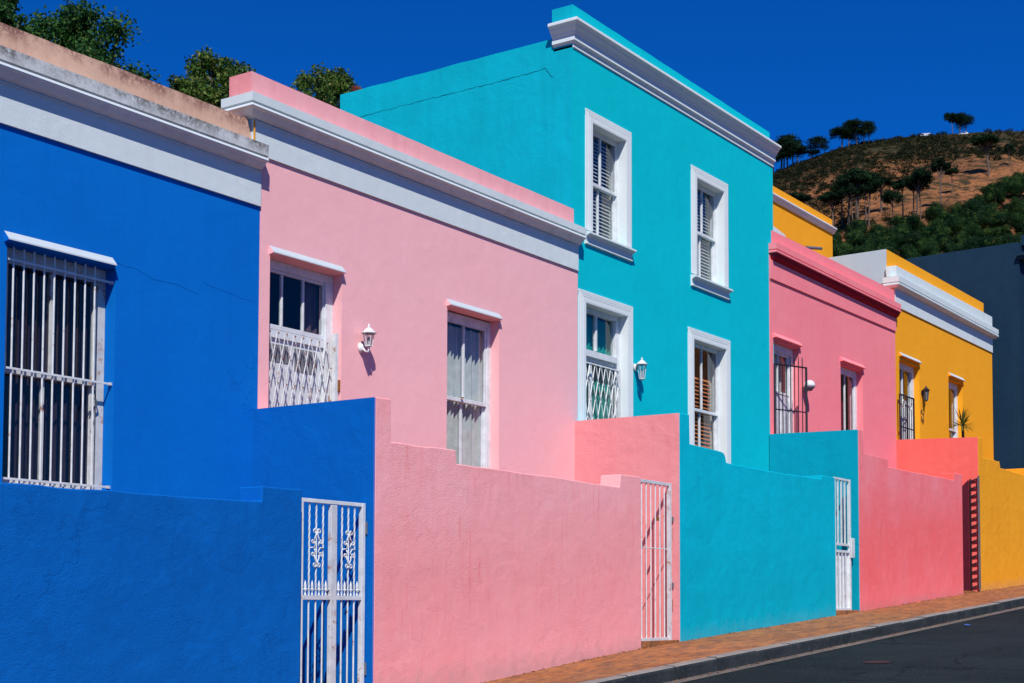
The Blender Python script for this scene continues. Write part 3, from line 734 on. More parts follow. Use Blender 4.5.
def lattice(parent, x0, x1, z0, z1, y, nx, mat, rmat, pitch_z=.34, w=.008):
    b = MB(); rv = MB(); dx = (x1-x0)/nx
    slope = pitch_z/dx
    for fam in (1, -1):
        for i in range(-12, nx+12):
            # strip from bottom to top crossing dx per half cell
            pts = []
            xa = x0+i*dx; 
            # clip the line x = xa + fam*(z-z0)/slope
            zA, zB = z0, z1
            xA, xB = xa, xa+fam*(z1-z0)/slope
            if xA > xB: xA, xB, zA, zB = xB, xA, zB, zA
            if xB <= x0 or xA >= x1: continue
            if xA < x0: zA += (zB-zA)*(x0-xA)/(xB-xA); xA = x0
            if xB > x1: zB = zA+(zB-zA)*(x1-xA)/(xB-xA); xB = x1
            yy = y+(.006 if fam > 0 else -.006)
            b.tube((xA, yy, zA), (xB, yy, zB), w, 4)
            zz = z1
            k = 0
            while True:
                zc = z1-k*pitch_z/2
                if zc < z0: break
                xc = xa+fam*(zc-z0)/slope
                if fam > 0 and x0 <= xc <= x1: rv.box(xc-.0065, xc+.0065, y-.020, y-.011, zc-.0065, zc+.0065)
                k += 1
    g_ = b.build('security_gate', mat, parent); rv.build('rivets', rmat, g_ if parent.parent is None else parent)['kind'] = 'stuff'; return g_
lattice(D, 10.61, 11.60, .98, 2.80, FY+.075, 8, M['metal_rusty'], M['rust'], .52, .0065)
b = MB(); b.box(10.60, 10.62, FY+.06, FY+.10, .97, 2.90); b.box(11.625, 11.672, FY+.02, FY+.07, .97, 2.92); b.build('gate_post', M['metal_white'], D)
b = MB(); b.box(11.66, 11.69, FY+.005, FY+.018, 2.30, 2.42); b.build('gate_lock', M['rust'], D)
b = MB(); b.path([(11.60, FY+.06, 2.20), (11.56, FY+.07, 1.80), (11.61, FY+.06, 1.30)], .007, 5); b.path([(11.56, FY+.05, 2.24), (11.59, FY+.06, 1.90)], .007, 5); b.build('folded_strut', M['rust'], D)
# sash window with white net curtains
W = sash_window(t, 13.572, 14.645, 1.40, 3.535, 2.495, mull=(.49,), mull_low=(.49,), fw=.075)
pleats(13.64, 14.66, FY+.235, 1.5, 3.4, .030, .085, 5).build('curtain', M['cloth_white'], W, recalc=False)
b = MB(); b.box(14.02, 14.06, FY+.110, FY+.127, 2.515, 2.53); b.build('sash_catch', M['rust'], W)

# ------------------------------------------------------------------ TURQUOISE house
t = thing('terrace_house', (19.5, FY, g(19.5)), 'tall two-storey turquoise house with moulded white window surrounds', 'house')
wins = [(16.833, 17.782, 5.15, 6.68), (19.95, 20.92, 5.15, 6.69), (16.657, 17.817, 1.55, 4.145), (19.83, 20.975, 2.0, 4.137)]
house_shell(t, 16.47, 22.84, 7.86, [], M['teal'], depth=.02) if False else None
b = MB(); front_wall_sheet(b, 16.356, 22.84, 4.3, 7.70, wins[:2], .13); front_wall_sheet(b, 16.48, 22.84, -2, 4.3, wins[2:], .13)
b.quad((22.84, FY, -2), (22.84, 14.44, -2), (22.84, 14.44, 7.6), (22.84, FY, 7.70)); b.quad((16.38, 14.44, -2), (22.84, 14.44, -2), (22.84, 14.44, 7.7), (16.38, 14.44, 7.7))
b.build('wall', M['teal'], t, recalc=False)
pr = [(FY+.0, -2), (FY+7, -2), (FY+7, 7.74), (14.62, 7.765)]+[(FY+.37, 7.772)]+[(FY, 7.70)]
pr2 = wobble([(14.45, 7.765), (FY+.37, 7.772)], .3, .006, 8)
b = MB(); b.prism([(FY+.001, 4.3), (14.45, 4.3)]+pr2+[(FY+.001, 7.75)], lambda p, q, a: (a, p, q), 16.357, 16.376); b.build('flank_wall', M['teal_flank_shade'], t)
b = MB(); b.box(16.44, 22.83, FY+.05, 14.43, 7.3, 7.45); b.build('roof', M['roof'], t)
b = MB(); b.box(16.45, 22.83, FY+2.0, FY+2.1, -2, 7.28); b.build('inner_wall', M['room'], t)
b = MB(); b.box(16.45, 22.83, FY+.3, FY+2.0, 4.5, 4.6); b.build('upper_floor', M['room'], t)
pp = wobble([(16.36, 8.18), (22.73, 8.158)], .3, .003, 9)
b = MB(); b.prism([(16.36, 7.74)]+pp+[(22.73, 7.74)], XZ, FY+.002, FY+.335, mf=lambda i: 1 if i == 0 else 0); b.build('parapet', [M['teal'], M['teal_flank_shade']], t)
Ct = [(-.02, 7.578), (.014, 7.580), (.018, 7.586), (.018, 7.616), (.010, 7.620), (.012, 7.634), (.030, 7.652), (.048, 7.664), (.054, 7.670), (.054, 7.724), (.046, 7.730), (.050, 7.750), (.070, 7.772), (.072, 7.790), (.092, 7.812), (.115, 7.836), (.118, 7.852), (.140, 7.872), (.158, 7.882), (.162, 7.890), (.162, 7.922), (.150, 7.932), (.01, 7.945), (-.02, 7.945)]
cornice(t, Ct, 16.375, 22.85, M['trim'], left_return=.31)
# crack line and stains along the flank
def crack(parent, pts, w=.006, mat=None):
    rnd = random.Random(len(pts)); b = MB(); fine = []
    for p, q in zip(pts[:-1], pts[1:]):
        p, q = Vector(p), Vector(q); n = max(2, int((q-p).length/.06))
        for i in range(n): fine.append(p.lerp(q, i/n)+Vector((0, rnd.uniform(-.006, .006), rnd.uniform(-.010, .010))))
    fine.append(Vector(pts[-1]))
    b.path(fine, [w*rnd.uniform(.35, 1) for _ in fine], 4); return b.build('crack', mat or M['crack'], parent)
M['crack'] = plain('dirty_crack', (.003, .12, .16), .9, .1)
crack(t, [(16.356, 14.10, 7.345), (16.356, 13.05, 7.36), (16.356, 12.0, 7.355), (16.356, 11.3, 7.36), (16.356, 10.72, 7.385), (16.356, 10.66, 7.30), (16.356, 10.60, 7.24)], .0042)
def architrave(t, o, y=FY, w=.155, sill=None):
    x0, x1, z0, z1 = o; b = MB()
    # stepped moulding: outer fillet, grooves, flat band
    steps = [(0, w, .018), (.0, w*.80, .026), (.0, w*.62, .034), (.0, w*.44, .042), (0, w*.30, .05)]
    zb = z0
    # head: four small stepped beads
    for i, (a, c, out) in enumerate(((w*.86, w, .014), (w*.66, w*.80, .019), (w*.46, w*.60, .024))):
        b.box(x0-c, x1+c, y-out, y+.001, z1+a, z1+c)
    b.box(x0-w+.001, x1+w-.001, y-.004, y+.0015, z1+w*.40, z1+w-.001)
    b.box(x0-w*.40, x1+w*.40, y-.028, y+.002, z1+.001, z1+w*.40)
    for sx, xo in ((-1, x0), (1, x1)):
        f = lambda a, c, out, zz=0: b.box(min(xo+sx*a, xo+sx*c), max(xo+sx*a, xo+sx*c), y-out, y+.001, zb, z1+zz)
        f(.001, w*.40, .0275, 0); f(w*.40+.001, w*.60, .023, w*.46); f(w*.60+.001, w*.80, .0185, w*.66); f(w*.80+.001, w-.001, .0135, w*.86)
    return b
for i, o_ in enumerate(wins):
    b = architrave(t, o_)
    # painted white lining of the reveal
    x0, x1, z0, z1 = o_
    b.box(x0+.0015, x0+.012, FY-.026, FY+.128, z0+.002, z1-.012); b.box(x1-.012, x1-.0015, FY-.026, FY+.128, z0+.002, z1-.012); b.box(x0+.0015, x1-.0015, FY-.026, FY+.128, z1-.0118, z1-.001)
    b.build('window_surround' if i != 2 else 'door_surround', M['trim'], t)
    if i < 2:
        b = MB(); pr = [(FY+.13, 5.08), (FY+.13, 5.14), (FY-.075, 5.113), (FY-.095, 5.106), (FY-.095, 5.082), (FY-.078, 5.078), (FY-.045, 5.066), (FY-.024, 5.04), (FY-.018, 4.985), (FY-.026, 4.975), (FY-.032, 4.968), (FY-.032, 4.955), (FY-.024, 4.948), (FY+.002, 4.948), (FY+.002, 5.08)]
        b.prism(pr, YZ, x0-.17, x1+.155); b.build('window_sill', M['trim'], t)
for i, o_ in enumerate(wins[:2]):
    x0, x1, z0, z1 = o_
    W = sash_window(t, x0+.013, x1-.013, z0, z1-.013, 5.90, yf=FY+.115, mull=(.5,), mull_low=(.5,), fw=.018, SW=.03)
    blind(W, x0+.05, x1-.07, z0+.08, z1-.1, FY+.225, M['slat_white'], .052, .75)
    pleats(x1-.08, x1+.12, FY+.245, z0+.08, z1-.08, .012, .08, i).build('drape', M['cloth_cream'], W, recalc=False)
x0, x1, z0, z1 = wins[3]
W = sash_window(t, x0+.013, x1-.013, z0, z1-.013, 3.08, yf=FY+.115, mull=(.5,), mull_low=(.5,), fw=.018, SW=.03)
blind(W, x0+.05, x1-.10, z0+.1, z1-.50, FY+.23, M['slat_orange'], .062, .75)
pleats(x1-.11, x1+.14, FY+.25, z0+.08, z1-.08, .012, .09, 4).build('drape', M['cloth_cream'], W, recalc=False)
x0, x1, z0, z1 = wins[2]
b = MB(); frame_rect(b, x0+.013, x1-.013, z0, z1-.013, FY+.11, FY+.20, .045, .05, .07); b.box(x1-.125, x1-.059, FY+.111, FY+.199, 1.6, z1-.084); D = b.build('door', M['sash'], t, bevel=.004)
b = MB(); b.box(x0+.06, x1-.126, FY+.075, FY+.19, 3.44, 3.53); b.box(x0+.525, x0+.565, FY+.13, FY+.18, 3.561, z1-.084); b.build('transom', M['sash'], D, bevel=.004)
b = MB(); b.quad((x0+.075, FY+.16, 1.6), (x1-.075, FY+.16, 1.6), (x1-.075, FY+.16, z1-.08), (x0+.075, FY+.16, z1-.08)); b.build('pane', M['glass'], D, recalc=False)
pleats(x0+.06, x1-.02, FY+.24, 1.6, z1-.1, .014, .10, 7).build('curtain', M['cloth_green'], D, recalc=False)
pleats(x1-.03, x1+.13, FY+.25, 1.6, z1-.1, .014, .08, 8).build('drape', M['cloth_cream'], D, recalc=False)
b = MB(); frame_rect(b, x0+.075, x1-.075, 1.6, 3.439, FY+.13, FY+.155, .05); b.box(x0+.36, x0+.42, FY+.131, FY+.154, 1.651, 3.388); b.build('door_leaf', M['sash'], D, bevel=.003)
lattice(D, x0+.03, x1-.15, 1.6, 3.33, FY+.05, 7, M['metal_white'], M['metal_rusty'], .50, .007)
b = MB(); b.box(x1-.15, x1-.12, FY+.035, FY+.07, 1.6, 3.36); b.box(x0+.02, x1-.15, FY+.045, FY+.062, 3.33, 3.35); b.build('gate_post', M['metal_white'], D)

# ------------------------------------------------------------------ ROSE house
t = thing('terrace_house', (25.7, FY, g(25.7)), 'low deep rose house with rose cornice beyond the turquoise house', 'house')
opn = [(22.79, 23.895, 2.0, 4.575), (25.812, 26.955, 2.4, 4.59)]
RY = FY-.012
house_shell(t, 22.66, 28.79, 6.02, opn, M['rose'], depth=6.5, y=RY)
Cr = [(-0.02, 5.93), (0.03, 5.935), (0.08, 5.955), (0.11, 5.995), (0.12, 6.03), (0.145, 6.045), (0.15, 6.062), (0.145, 6.082), (0.13, 6.088), (0.13, 6.100), (0.145, 6.105), (0.146, 6.212), (0.01, 6.235), (-0.12, 6.235), (-0.12, 5.93)]
M['rose_shade'] = paint('rose_soffit_shade', (.32, .02, .035), (.28, .02, .03), (.2, .02, .03), lump=.2, fine=.3)  # dark copy of the rose: shade under the cornice painted in
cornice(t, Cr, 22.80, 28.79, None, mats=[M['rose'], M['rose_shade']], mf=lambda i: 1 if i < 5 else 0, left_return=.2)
b = MB(); b.prism([(22.66, 5.605), (28.79, 5.665), (28.79, 5.93), (22.66, 5.93)], XZ, RY-.026, RY+.002); b.build('frieze', M['rose'], t)
pp = wobble([(22.76, 6.458), (28.79, 6.515)], .3, .003, 5)
b = MB(); b.prism([(22.76, 6.22)]+pp+[(28.79, 6.22)], XZ, RY, RY+.25); b.build('parapet', M['rose'], t)
hood(t, 22.767, 23.90, 4.70, M['rose'], M['rose'], y=RY); hood(t, 25.79, 26.955, 4.722, M['rose'], M['rose'], y=RY)
W = sash_window(t, 25.812, 26.955, 2.4, 4.59, 3.20, yf=RY+.125, mull=(.5,), mull_low=(), fw=.10)
pleats(26.30, 26.80, RY+.30, 2.5, 4.45, .015, .09, 12).build('curtain', M['cloth_red'], W, recalc=False)
b = MB(); frame_rect(b, 22.792, 23.893, 2.0, 4.574, RY+.12, RY+.22, .11, .05, .13); D = b.build('door', M['sash'], t, bevel=.004)
b = MB(); frame_rect(b, 22.903, 23.782, 3.72, 4.443, RY+.15, RY+.2, .04); b.box(23.33, 23.36, RY+.152, RY+.198, 3.761, 4.402); b.build('fanlight', M['sash'], D, bevel=.003)
b = MB(); b.quad((22.94, RY+.175, 3.76), (23.74, RY+.175, 3.76), (23.74, RY+.175, 4.4), (22.94, RY+.175, 4.4)); b.build('pane', M['glass'], D, recalc=False)
pleats(22.95, 23.75, RY+.29, 3.65, 4.42, .015, .12, 13).build('curtain', M['cloth_white'], D, recalc=False)
b = MB(); b.box(22.903, 23.782, RY+.16, RY+.2, 2.05, 3.719)
for xa in (22.99, 23.20, 23.41, 23.62): b.box(xa, xa+.10, RY+.145, RY+.161, 2.2, 3.4)
b.build('door_panel', M['sash'], D, bevel=.004)
# its black security gate standing ajar
t = thing('security_gate', (22.80, 10.25, 2.2), 'black spiked steel security gate ajar at the deep rose house door', 'gate')
P0 = Vector((22.80, 10.25, 0)); P1 = Vector((23.50, 9.975, 0))
def gp(f, z): q = P0.lerp(P1, f); return (q.x, q.y, z)
b = MB(); b.tube(gp(0, 4.155), gp(1, 4.155), .016, 6); b.tube(gp(0, 3.375), gp(1, 3.375), .012, 6); b.tube(gp(0, 2.4), gp(1, 2.4), .014, 6); b.tube(gp(1, 2.4), gp(1, 4.165), .020, 6); b.tube(gp(0, 2.4), gp(0, 4.165), .018, 6); b.build('frame', M['metal_black'], t)
for i in range(7):
    f = (i+1)/8; b = MB(); zt = 4.155 if i < 3 else 4.30
    b.tube(gp(f, 2.4), gp(f, zt), .0085, 6); b.tube(gp(f, zt), gp(f, zt+.05), .009, 6, .001); b.build('bar', M['metal_black'], t)
b = MB()
for f0 in (.3, .68):
    b.path([gp(f0+.10*math.cos(a/8*math.pi*1.7), 2.62+.16*math.sin(a/8*math.pi*1.7)) for a in range(9)], .008, 5)
b.build('scroll', M['metal_black'], t)

# ------------------------------------------------------------------ GOLDEN house
t = thing('terrace_house', (32.2, FY, g(32.2)), 'low golden yellow house with thick white cornice at the far end', 'house')
opn = [(29.045, 30.285, 2.6, 5.13), (32.24, 33.275, 3.0, 5.145)]
house_shell(t, 28.80, 35.62, 6.60, opn, M['gold'], depth=1.0, roofz=6.7)
b = MB(); b.box(28.95, 35.6, FY+1.01, FY+6, -1, 6.6); b.build('rear_wall', M['gold'], t)
Cy = [(-0.02, 6.56), (0.03, 6.565), (0.07, 6.575), (0.1, 6.592), (0.115, 6.602), (0.145, 6.612), (0.15, 6.63), (0.145, 6.652), (0.13, 6.658), (0.13, 6.672), (0.145, 6.678), (0.146, 6.79), (0.01, 6.80), (-0.12, 6.80), (-0.12, 6.56)]
cornice(t, Cy, 28.83, 35.70, None, mats=[M['white'], M['soffit'], M['trim']], mf=lambda i: 1 if i < 4 else 0, left_return=.2)
b = MB(); b.prism([(28.80, 6.20), (35.61, 6.225), (35.61, 6.561), (28.80, 6.561)], XZ, FY-.024, FY+.002); b.build('frieze', M['white'], t)
b = MB(); b.prism([(28.87, 6.80), (35.62, 6.80), (35.62, 7.11), (28.87, 7.055)], XZ, FY-.02, FY+.205, cap=0); b.box(28.78, 28.868, FY+.08, FY+.16, 6.82, 6.98); b.build('parapet', M['white'], t, bevel=.008)
b = MB(); b.prism([(28.95, 6.55), (35.70, 6.55), (35.70, 7.487), (28.95, 7.44)], XZ, FY+.21, FY+.30); b.build('upper_parapet', M['gold'], t)
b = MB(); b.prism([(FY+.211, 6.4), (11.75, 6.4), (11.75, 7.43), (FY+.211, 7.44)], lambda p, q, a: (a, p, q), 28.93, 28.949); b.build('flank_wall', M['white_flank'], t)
hood(t, 29.04, 30.27, 5.29, M['gold'], M['white']); hood(t, 32.23, 33.27, 5.30, M['gold'], M['white'])
W = sash_window(t, 32.24, 33.275, 3.0, 5.145, 4.06, mull=(), mull_low=(), fw=.10)
pleats(32.4, 32.85, FY+.28, 4.1, 5.0, .012, .08, 15).build('curtain', M['cloth_brown'], W, recalc=False)
b = MB(); frame_rect(b, 29.047, 30.283, 2.6, 5.129, FY+.12, FY+.22, .12, .05, .12); D = b.build('door', M['sash'], t, bevel=.004)
b = MB(); b.box(29.168, 30.162, FY+.14, FY+.2, 4.28, 4.36); b.box(29.65, 29.69, FY+.15, FY+.19, 4.361, 5.008); b.build('transom', M['sash'], D)
b = MB(); b.quad((29.17, FY+.17, 4.36), (30.16, FY+.17, 4.36), (30.16, FY+.17, 5.01), (29.17, FY+.17, 5.01)); b.build('pane', M['glass'], D, recalc=False)
pleats(29.2, 29.75, FY+.27, 4.3, 5.0, .012, .2, 16).build('curtain', M['cloth_brown'], D, recalc=False)
b = MB(); b.box(29.168, 30.162, FY+.16, FY+.2, 2.65, 4.279)
for xa in (29.25, 29.48, 29.71, 29.94): b.box(xa, xa+.12, FY+.145, FY+.161, 2.8, 4.15)
b.build('door_panel', M['sash'], D, bevel=.004)
t = thing('security_gate', (29.3, 10.2, 2.7), 'low black steel gate across the golden house doorway', 'gate')
b = MB(); frame_rect(b, 28.83, 29.70, 2.7, 4.385, 10.19, 10.22, .028); b.box(29.27, 29.30, 10.191, 10.219, 2.73, 4.355); b.box(28.859, 29.671, 10.191, 10.219, 3.70, 3.72); b.build('frame', M['metal_black'], t)
for sgn in (0, 1):
    b = MB(); cx = 29.06+sgn*.43
    b.path([(cx+.10*math.cos(a/10*6.0+.5)*(1-a/16), 10.205, 4.18+.11*math.sin(a/10*6.0+.5)*(1-a/16)) for a in range(11)], .012, 5); b.build('scroll', M['metal_white' if sgn == 0 else 'metal_white'], t)
for xa in (28.95, 29.06, 29.17, 29.41, 29.54):
    b = MB(); b.tube((xa, 10.205, 2.73), (xa, 10.205, 4.36), .008, 6); b.build('bar', M['metal_black'], t)

# ------------------------------------------------------------------ buildings behind
t = thing('rear_house', (26, 11.8, 0), 'tall golden house with thin grey-white cornice rising behind the rose roof', 'house')
b = MB(); b.box(22.9, 29.28, 11.80, 16.5, 0, 8.33); b.build('wall', M['gold'], t)
Cb = [(-.002, 8.02), (.03, 8.02), (.05, 8.05), (.06, 8.06), (.08, 8.09), (.09, 8.10), (.11, 8.125), (.11, 8.14), (-.002, 8.155)]
Cb = [(-.002, 8.02), (.02, 8.02), (.03, 8.045), (.05, 8.055), (.055, 8.08), (.07, 8.09), (.085, 8.115), (.085, 8.14), (-.002, 8.15)]
cornice(t, Cb, 22.9, 29.33, M['trim'], y=11.80)
b = MB(); b.tube((27.62, 11.70, 7.37), (28.22, 11.62, 7.46), .032, 8); b.build('rain_spout', M['metal_grey'], t)
b = MB(); b.tube((27.0, 11.76, 7.30), (27.3, 11.70, 7.34), .03, 8); b.build('rain_spout', M['metal_grey'], t)
b = MB(); b.prism([(24.5, 6.2), (25.35, 6.2), (25.35, 6.93), (25.2, 7.03), (24.5, 7.10)], XZ, 11.1, 11.6)
tag(b.build('roof_hatch', M['white'], bevel=.01), 'small white hatch box on the roof between the rose parapet and tall golden wall', 'roof hatch')
t = thing('rear_house', (20, 18, 0), 'dark red tiled roof corner peeping over the turquoise flank wall', 'house')
b = MB(); b.prism([(19.6, 16.5), (25, 16.5), (25, 18.6), (22.2, 18.6)], lambda p, q, a: (p, q, a), -2, 8.80); b.build('wall', M['gold_low'], t)
b = MB(); b.add([(18.40, 16.0, 8.76), (25.5, 16.0, 8.72), (25.5, 19.0, 8.72), (21.6, 19.0, 8.72), (18.86, 16.25, 9.02), (25, 16.6, 9.02), (25, 18.6, 9.02), (21.7, 18.8, 9.0), (18.40, 16.0, 8.84), (25.5, 16, 8.79), (25.5, 19.0, 8.79), (21.6, 19.0, 8.79)],
  [(0,3,2,1), (8,9,5,4), (9,10,6,5), (10,11,7,6), (11,8,4,7), (4,5,6,7), (0,1,9,8), (1,2,10,9), (2,3,11,10), (3,0,8,11)]); b.build('roof', M['tile'], t)

t = thing('terrace_house', (39, 10, g(39)), 'dark slate blue house with blank side wall at the right edge', 'house')
b = MB(); b.prism([(9.78, -1), (18, -1), (18, 8.93), (9.78, 9.045)], lambda p, q, a: (a, p, q), 36.3, 44); b.build('wall', M['slate'], t)
b = MB(); b.box(36.18, 44.1, 9.56, 9.80, 8.68, 8.76); b.box(36.24, 44.05, 9.64, 9.80, 8.60, 8.679); b.build('cornice', M['slate'], t)
b = MB(); b.box(36.5, 44, 9.70, 9.775, 9.0, 9.25); b.build('parapet', M['slate'], t)
b = MB(); b.box(36.9, 37.9, 9.62, 9.80, 7.2, 8.1); b.build('shutter', M['metal_black'], t)

# ------------------------------------------------------------------ boundary walls on the pavement
def boundary(label, prof, x_left_mat, mat, stubmat, div=None, stub=None, thick=.28, seed=1):
    """front wall with its stepped top, the pier at the gate, and the dividing wall back to the house"""
    X0 = prof[0][0]; X1 = prof[-1][0]
    t = thing('boundary_wall', ((X0+X1)/2, WY, g((X0+X1)/2)), label, 'wall')
    pts = wobble(prof, .16, .006, seed)
    n = 30; bottom = [(X1-(X1-X0)*i/n, g(X1-(X1-X0)*i/n)-.3) for i in range(n+1)]
    poly = pts+bottom
    b = MB(); b.prism(poly, XZ, WY, WY+thick)
    # left end shows the neighbour's colour
    k = len(poly)-1
    b.m[k] = 1
    for i in range(1, len(pts)-1):
        if abs(pts[i+1][0]-pts[i][0]) < .02 and pts[i+1][1] > pts[i][1]+.02: b.m[i] = 2
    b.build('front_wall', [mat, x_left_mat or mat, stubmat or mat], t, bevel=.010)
    if div:
        xa, xb_, zt0, zt1, yend = div       # X at the front, X at the house, top heights
        b = MB(); w = .225
        f = [(xa-.002, WY+.012), (xb_-.002, yend), (xb_+w, yend), (xa+w, WY+.02)]
        zt0 -= .003
        tops = [zt0, zt1, zt1, zt0]
        b.add([(x, y, -2.) for x, y in f]+[(x, y, z) for (x, y), z in zip(f, tops)], [(0,1,5,4)], 1)
        b.add([(x, y, -2.) for x, y in f]+[(x, y, z) for (x, y), z in zip(f, tops)], [(1,2,6,5), (2,3,7,6), (3,0,4,7), (4,5,6,7)], 0)
        b.build('dividing_wall', [mat, x_left_mat or mat], t, recalc=False)
    return t
boundary('blue boundary wall with flat top at the left edge', [(3.4, .85), (6.3, .855), (8.64, .878), (8.90, .886), (8.905, 1.015), (9.40, 1.02)], None, M['blue_low'], M['blue_side'], seed=1)
boundary('pink boundary wall with stepped top and blue left side', [(10.387, 1.955), (10.61, 1.962), (10.617, 1.553), (11.645, 1.568), (11.66, 1.430), (12.64, 1.434), (14.90, 1.424), (14.93, 1.578), (15.42, 1.582)], M['blue_side'], M['pink_low'], M['pink_side_shade'], div=(10.387, 10.387, 1.957, 1.957, FY-.002), seed=2)
boundary('turquoise boundary wall with rounded step and salmon pink left side', [(16.416, 2.482), (16.69, 2.489), (16.705, 2.107), (17.60, 2.090), (17.69, 2.075), (17.735, 2.035), (17.765, 1.955), (19.10, 1.945), (21.05, 1.974), (21.07, 2.035), (21.60, 2.040)], M['pink_side_shade'], M['teal_low'], M['teal_side_shade'], div=(16.416, 16.416, 2.482, 2.487, FY-.002), seed=3)
boundary('rose red boundary wall with stepped top and turquoise left side', [(22.607, 2.905), (22.834, 2.917), (22.855, 2.540), (23.97, 2.535), (23.99, 2.40), (27.53, 2.437), (27.54, 2.572), (28.035, 2.581)], M['teal_side_shade'], M['rose_low'], M['rose_side_shade'], div=(22.607, 22.607, 2.905, 2.928, FY-.014), seed=4)
boundary('golden yellow boundary wall at the right edge with rose left side', [(29.09, 3.418), (29.40, 3.429), (29.414, 3.025), (30.56, 3.047), (30.62, 2.917), (32.40, 2.906), (35.9, 2.93), (35.92, 3.05), (36.28, 3.05)], M['rose_side_shade'], M['gold_low'], None, div=(29.09, 28.815, 3.418, 3.432, FY-.002), seed=5)
b = MB(); b.add([], []); b.box(35.66, 35.88, WY+.285, FY-.01, 0, 3.36); tag(b.build('yard_wall', M['gold_low'], bevel=.01), 'low golden yard wall running from the golden house front to the pavement', 'wall')

# raised terraces and brick steps behind the walls
M['stoep'] = kerbmat('red_polished_stoep', (.22, .055, .035), (.16, .04, .03), (.25, .12, .08))
for (xa, xb_, gate, zt, lab) in ((3.4, 9.25, 10.38, .62, 'blue'), (10.63, 15.25, 16.40, 1.05, 'pink'), (16.67, 21.4, 22.59, 1.55, 'turquoise'), (22.87, 27.6, 28.78, 2.05, 'rose'), (29.35, 35.6, 36, 2.55, 'golden')):
    b = MB(); b.box(xa, xb_-1.1, WY+.285, FY-.002, -2, zt); s_ = MB()
    b.box(xb_-1.1, gate, WY+.75, FY-.002, -2, zt) if False else None
    tag(b.build('stoep', M['stoep']), f'raised red stoep floor behind the {lab} boundary wall', 'stoep')
    if lab == 'golden': continue
    b = MB(); n = max(3, int((zt-g(gate))/.18)); z0 = g(gate-.5)+.02; run = 1.15/n
    xs0 = gate-.95
    for i in range(n):
        zt_i = z0+(zt-z0)*(i+1)/n; xr = xs0-i*run
        b.box(xb_-1.1+.001, xr, WY+.29, FY-.004, -1.9+i*.001, zt_i-.001*i) if xr > xb_-1.05 else None
    b.box(xs0+.001, gate-.003, WY-.004 if False else WY+.004, FY-.004, -1.9, z0+.035)
    tag(b.build('brick_steps', M['paving']), f'brick threshold and steps inside the {lab} house gate', 'steps')

# ------------------------------------------------------------------ gates
def twisted(b, x, y, z0, z1, r=.010):
    """square bar twisted on its axis"""
    n = max(2, int((z1-z0)/.018)); o = len(b.v)
    for i in range(n+1):
        a = i*.42; z = z0+(z1-z0)*i/n
        for k in range(4): b.v.append((x+r*1.35*math.cos(a+k*math.pi/2), y+r*1.35*math.sin(a+k*math.pi/2), z))
    for i in range(n):
        for k in range(4): b.f.append((o+4*i+k, o+4*i+(k+1) % 4, o+4*i+4+(k+1) % 4, o+4*i+4+k)); b.m.append(0)
def scroll(b, x, y, z, w, h, sx=1, sz=1, r=.006):
    """C-shaped scroll ending in a curl"""
    pts = []
    for i in range(15):
        u = i/14; a = u*math.pi*1.55; q = 1-.55*u
        pts.append((x+sx*(w*.5-w*.5*math.cos(a)*q), y, z+sz*h*math.sin(a*.5)*q*.9+sz*h*.25*math.sin(a)*u))
    b.path(pts, r, 6)
def spear(b, x, y, z, h=.12, r=.016):
    b.lathe((x, y, z), [(.004, 0), (r*.75, .004), (r*.75, .016), (r*.35, .024), (r*.35, .04), (r*1.05, .052), (r*.5, .066), (r, .082), (.001, h)], 8)

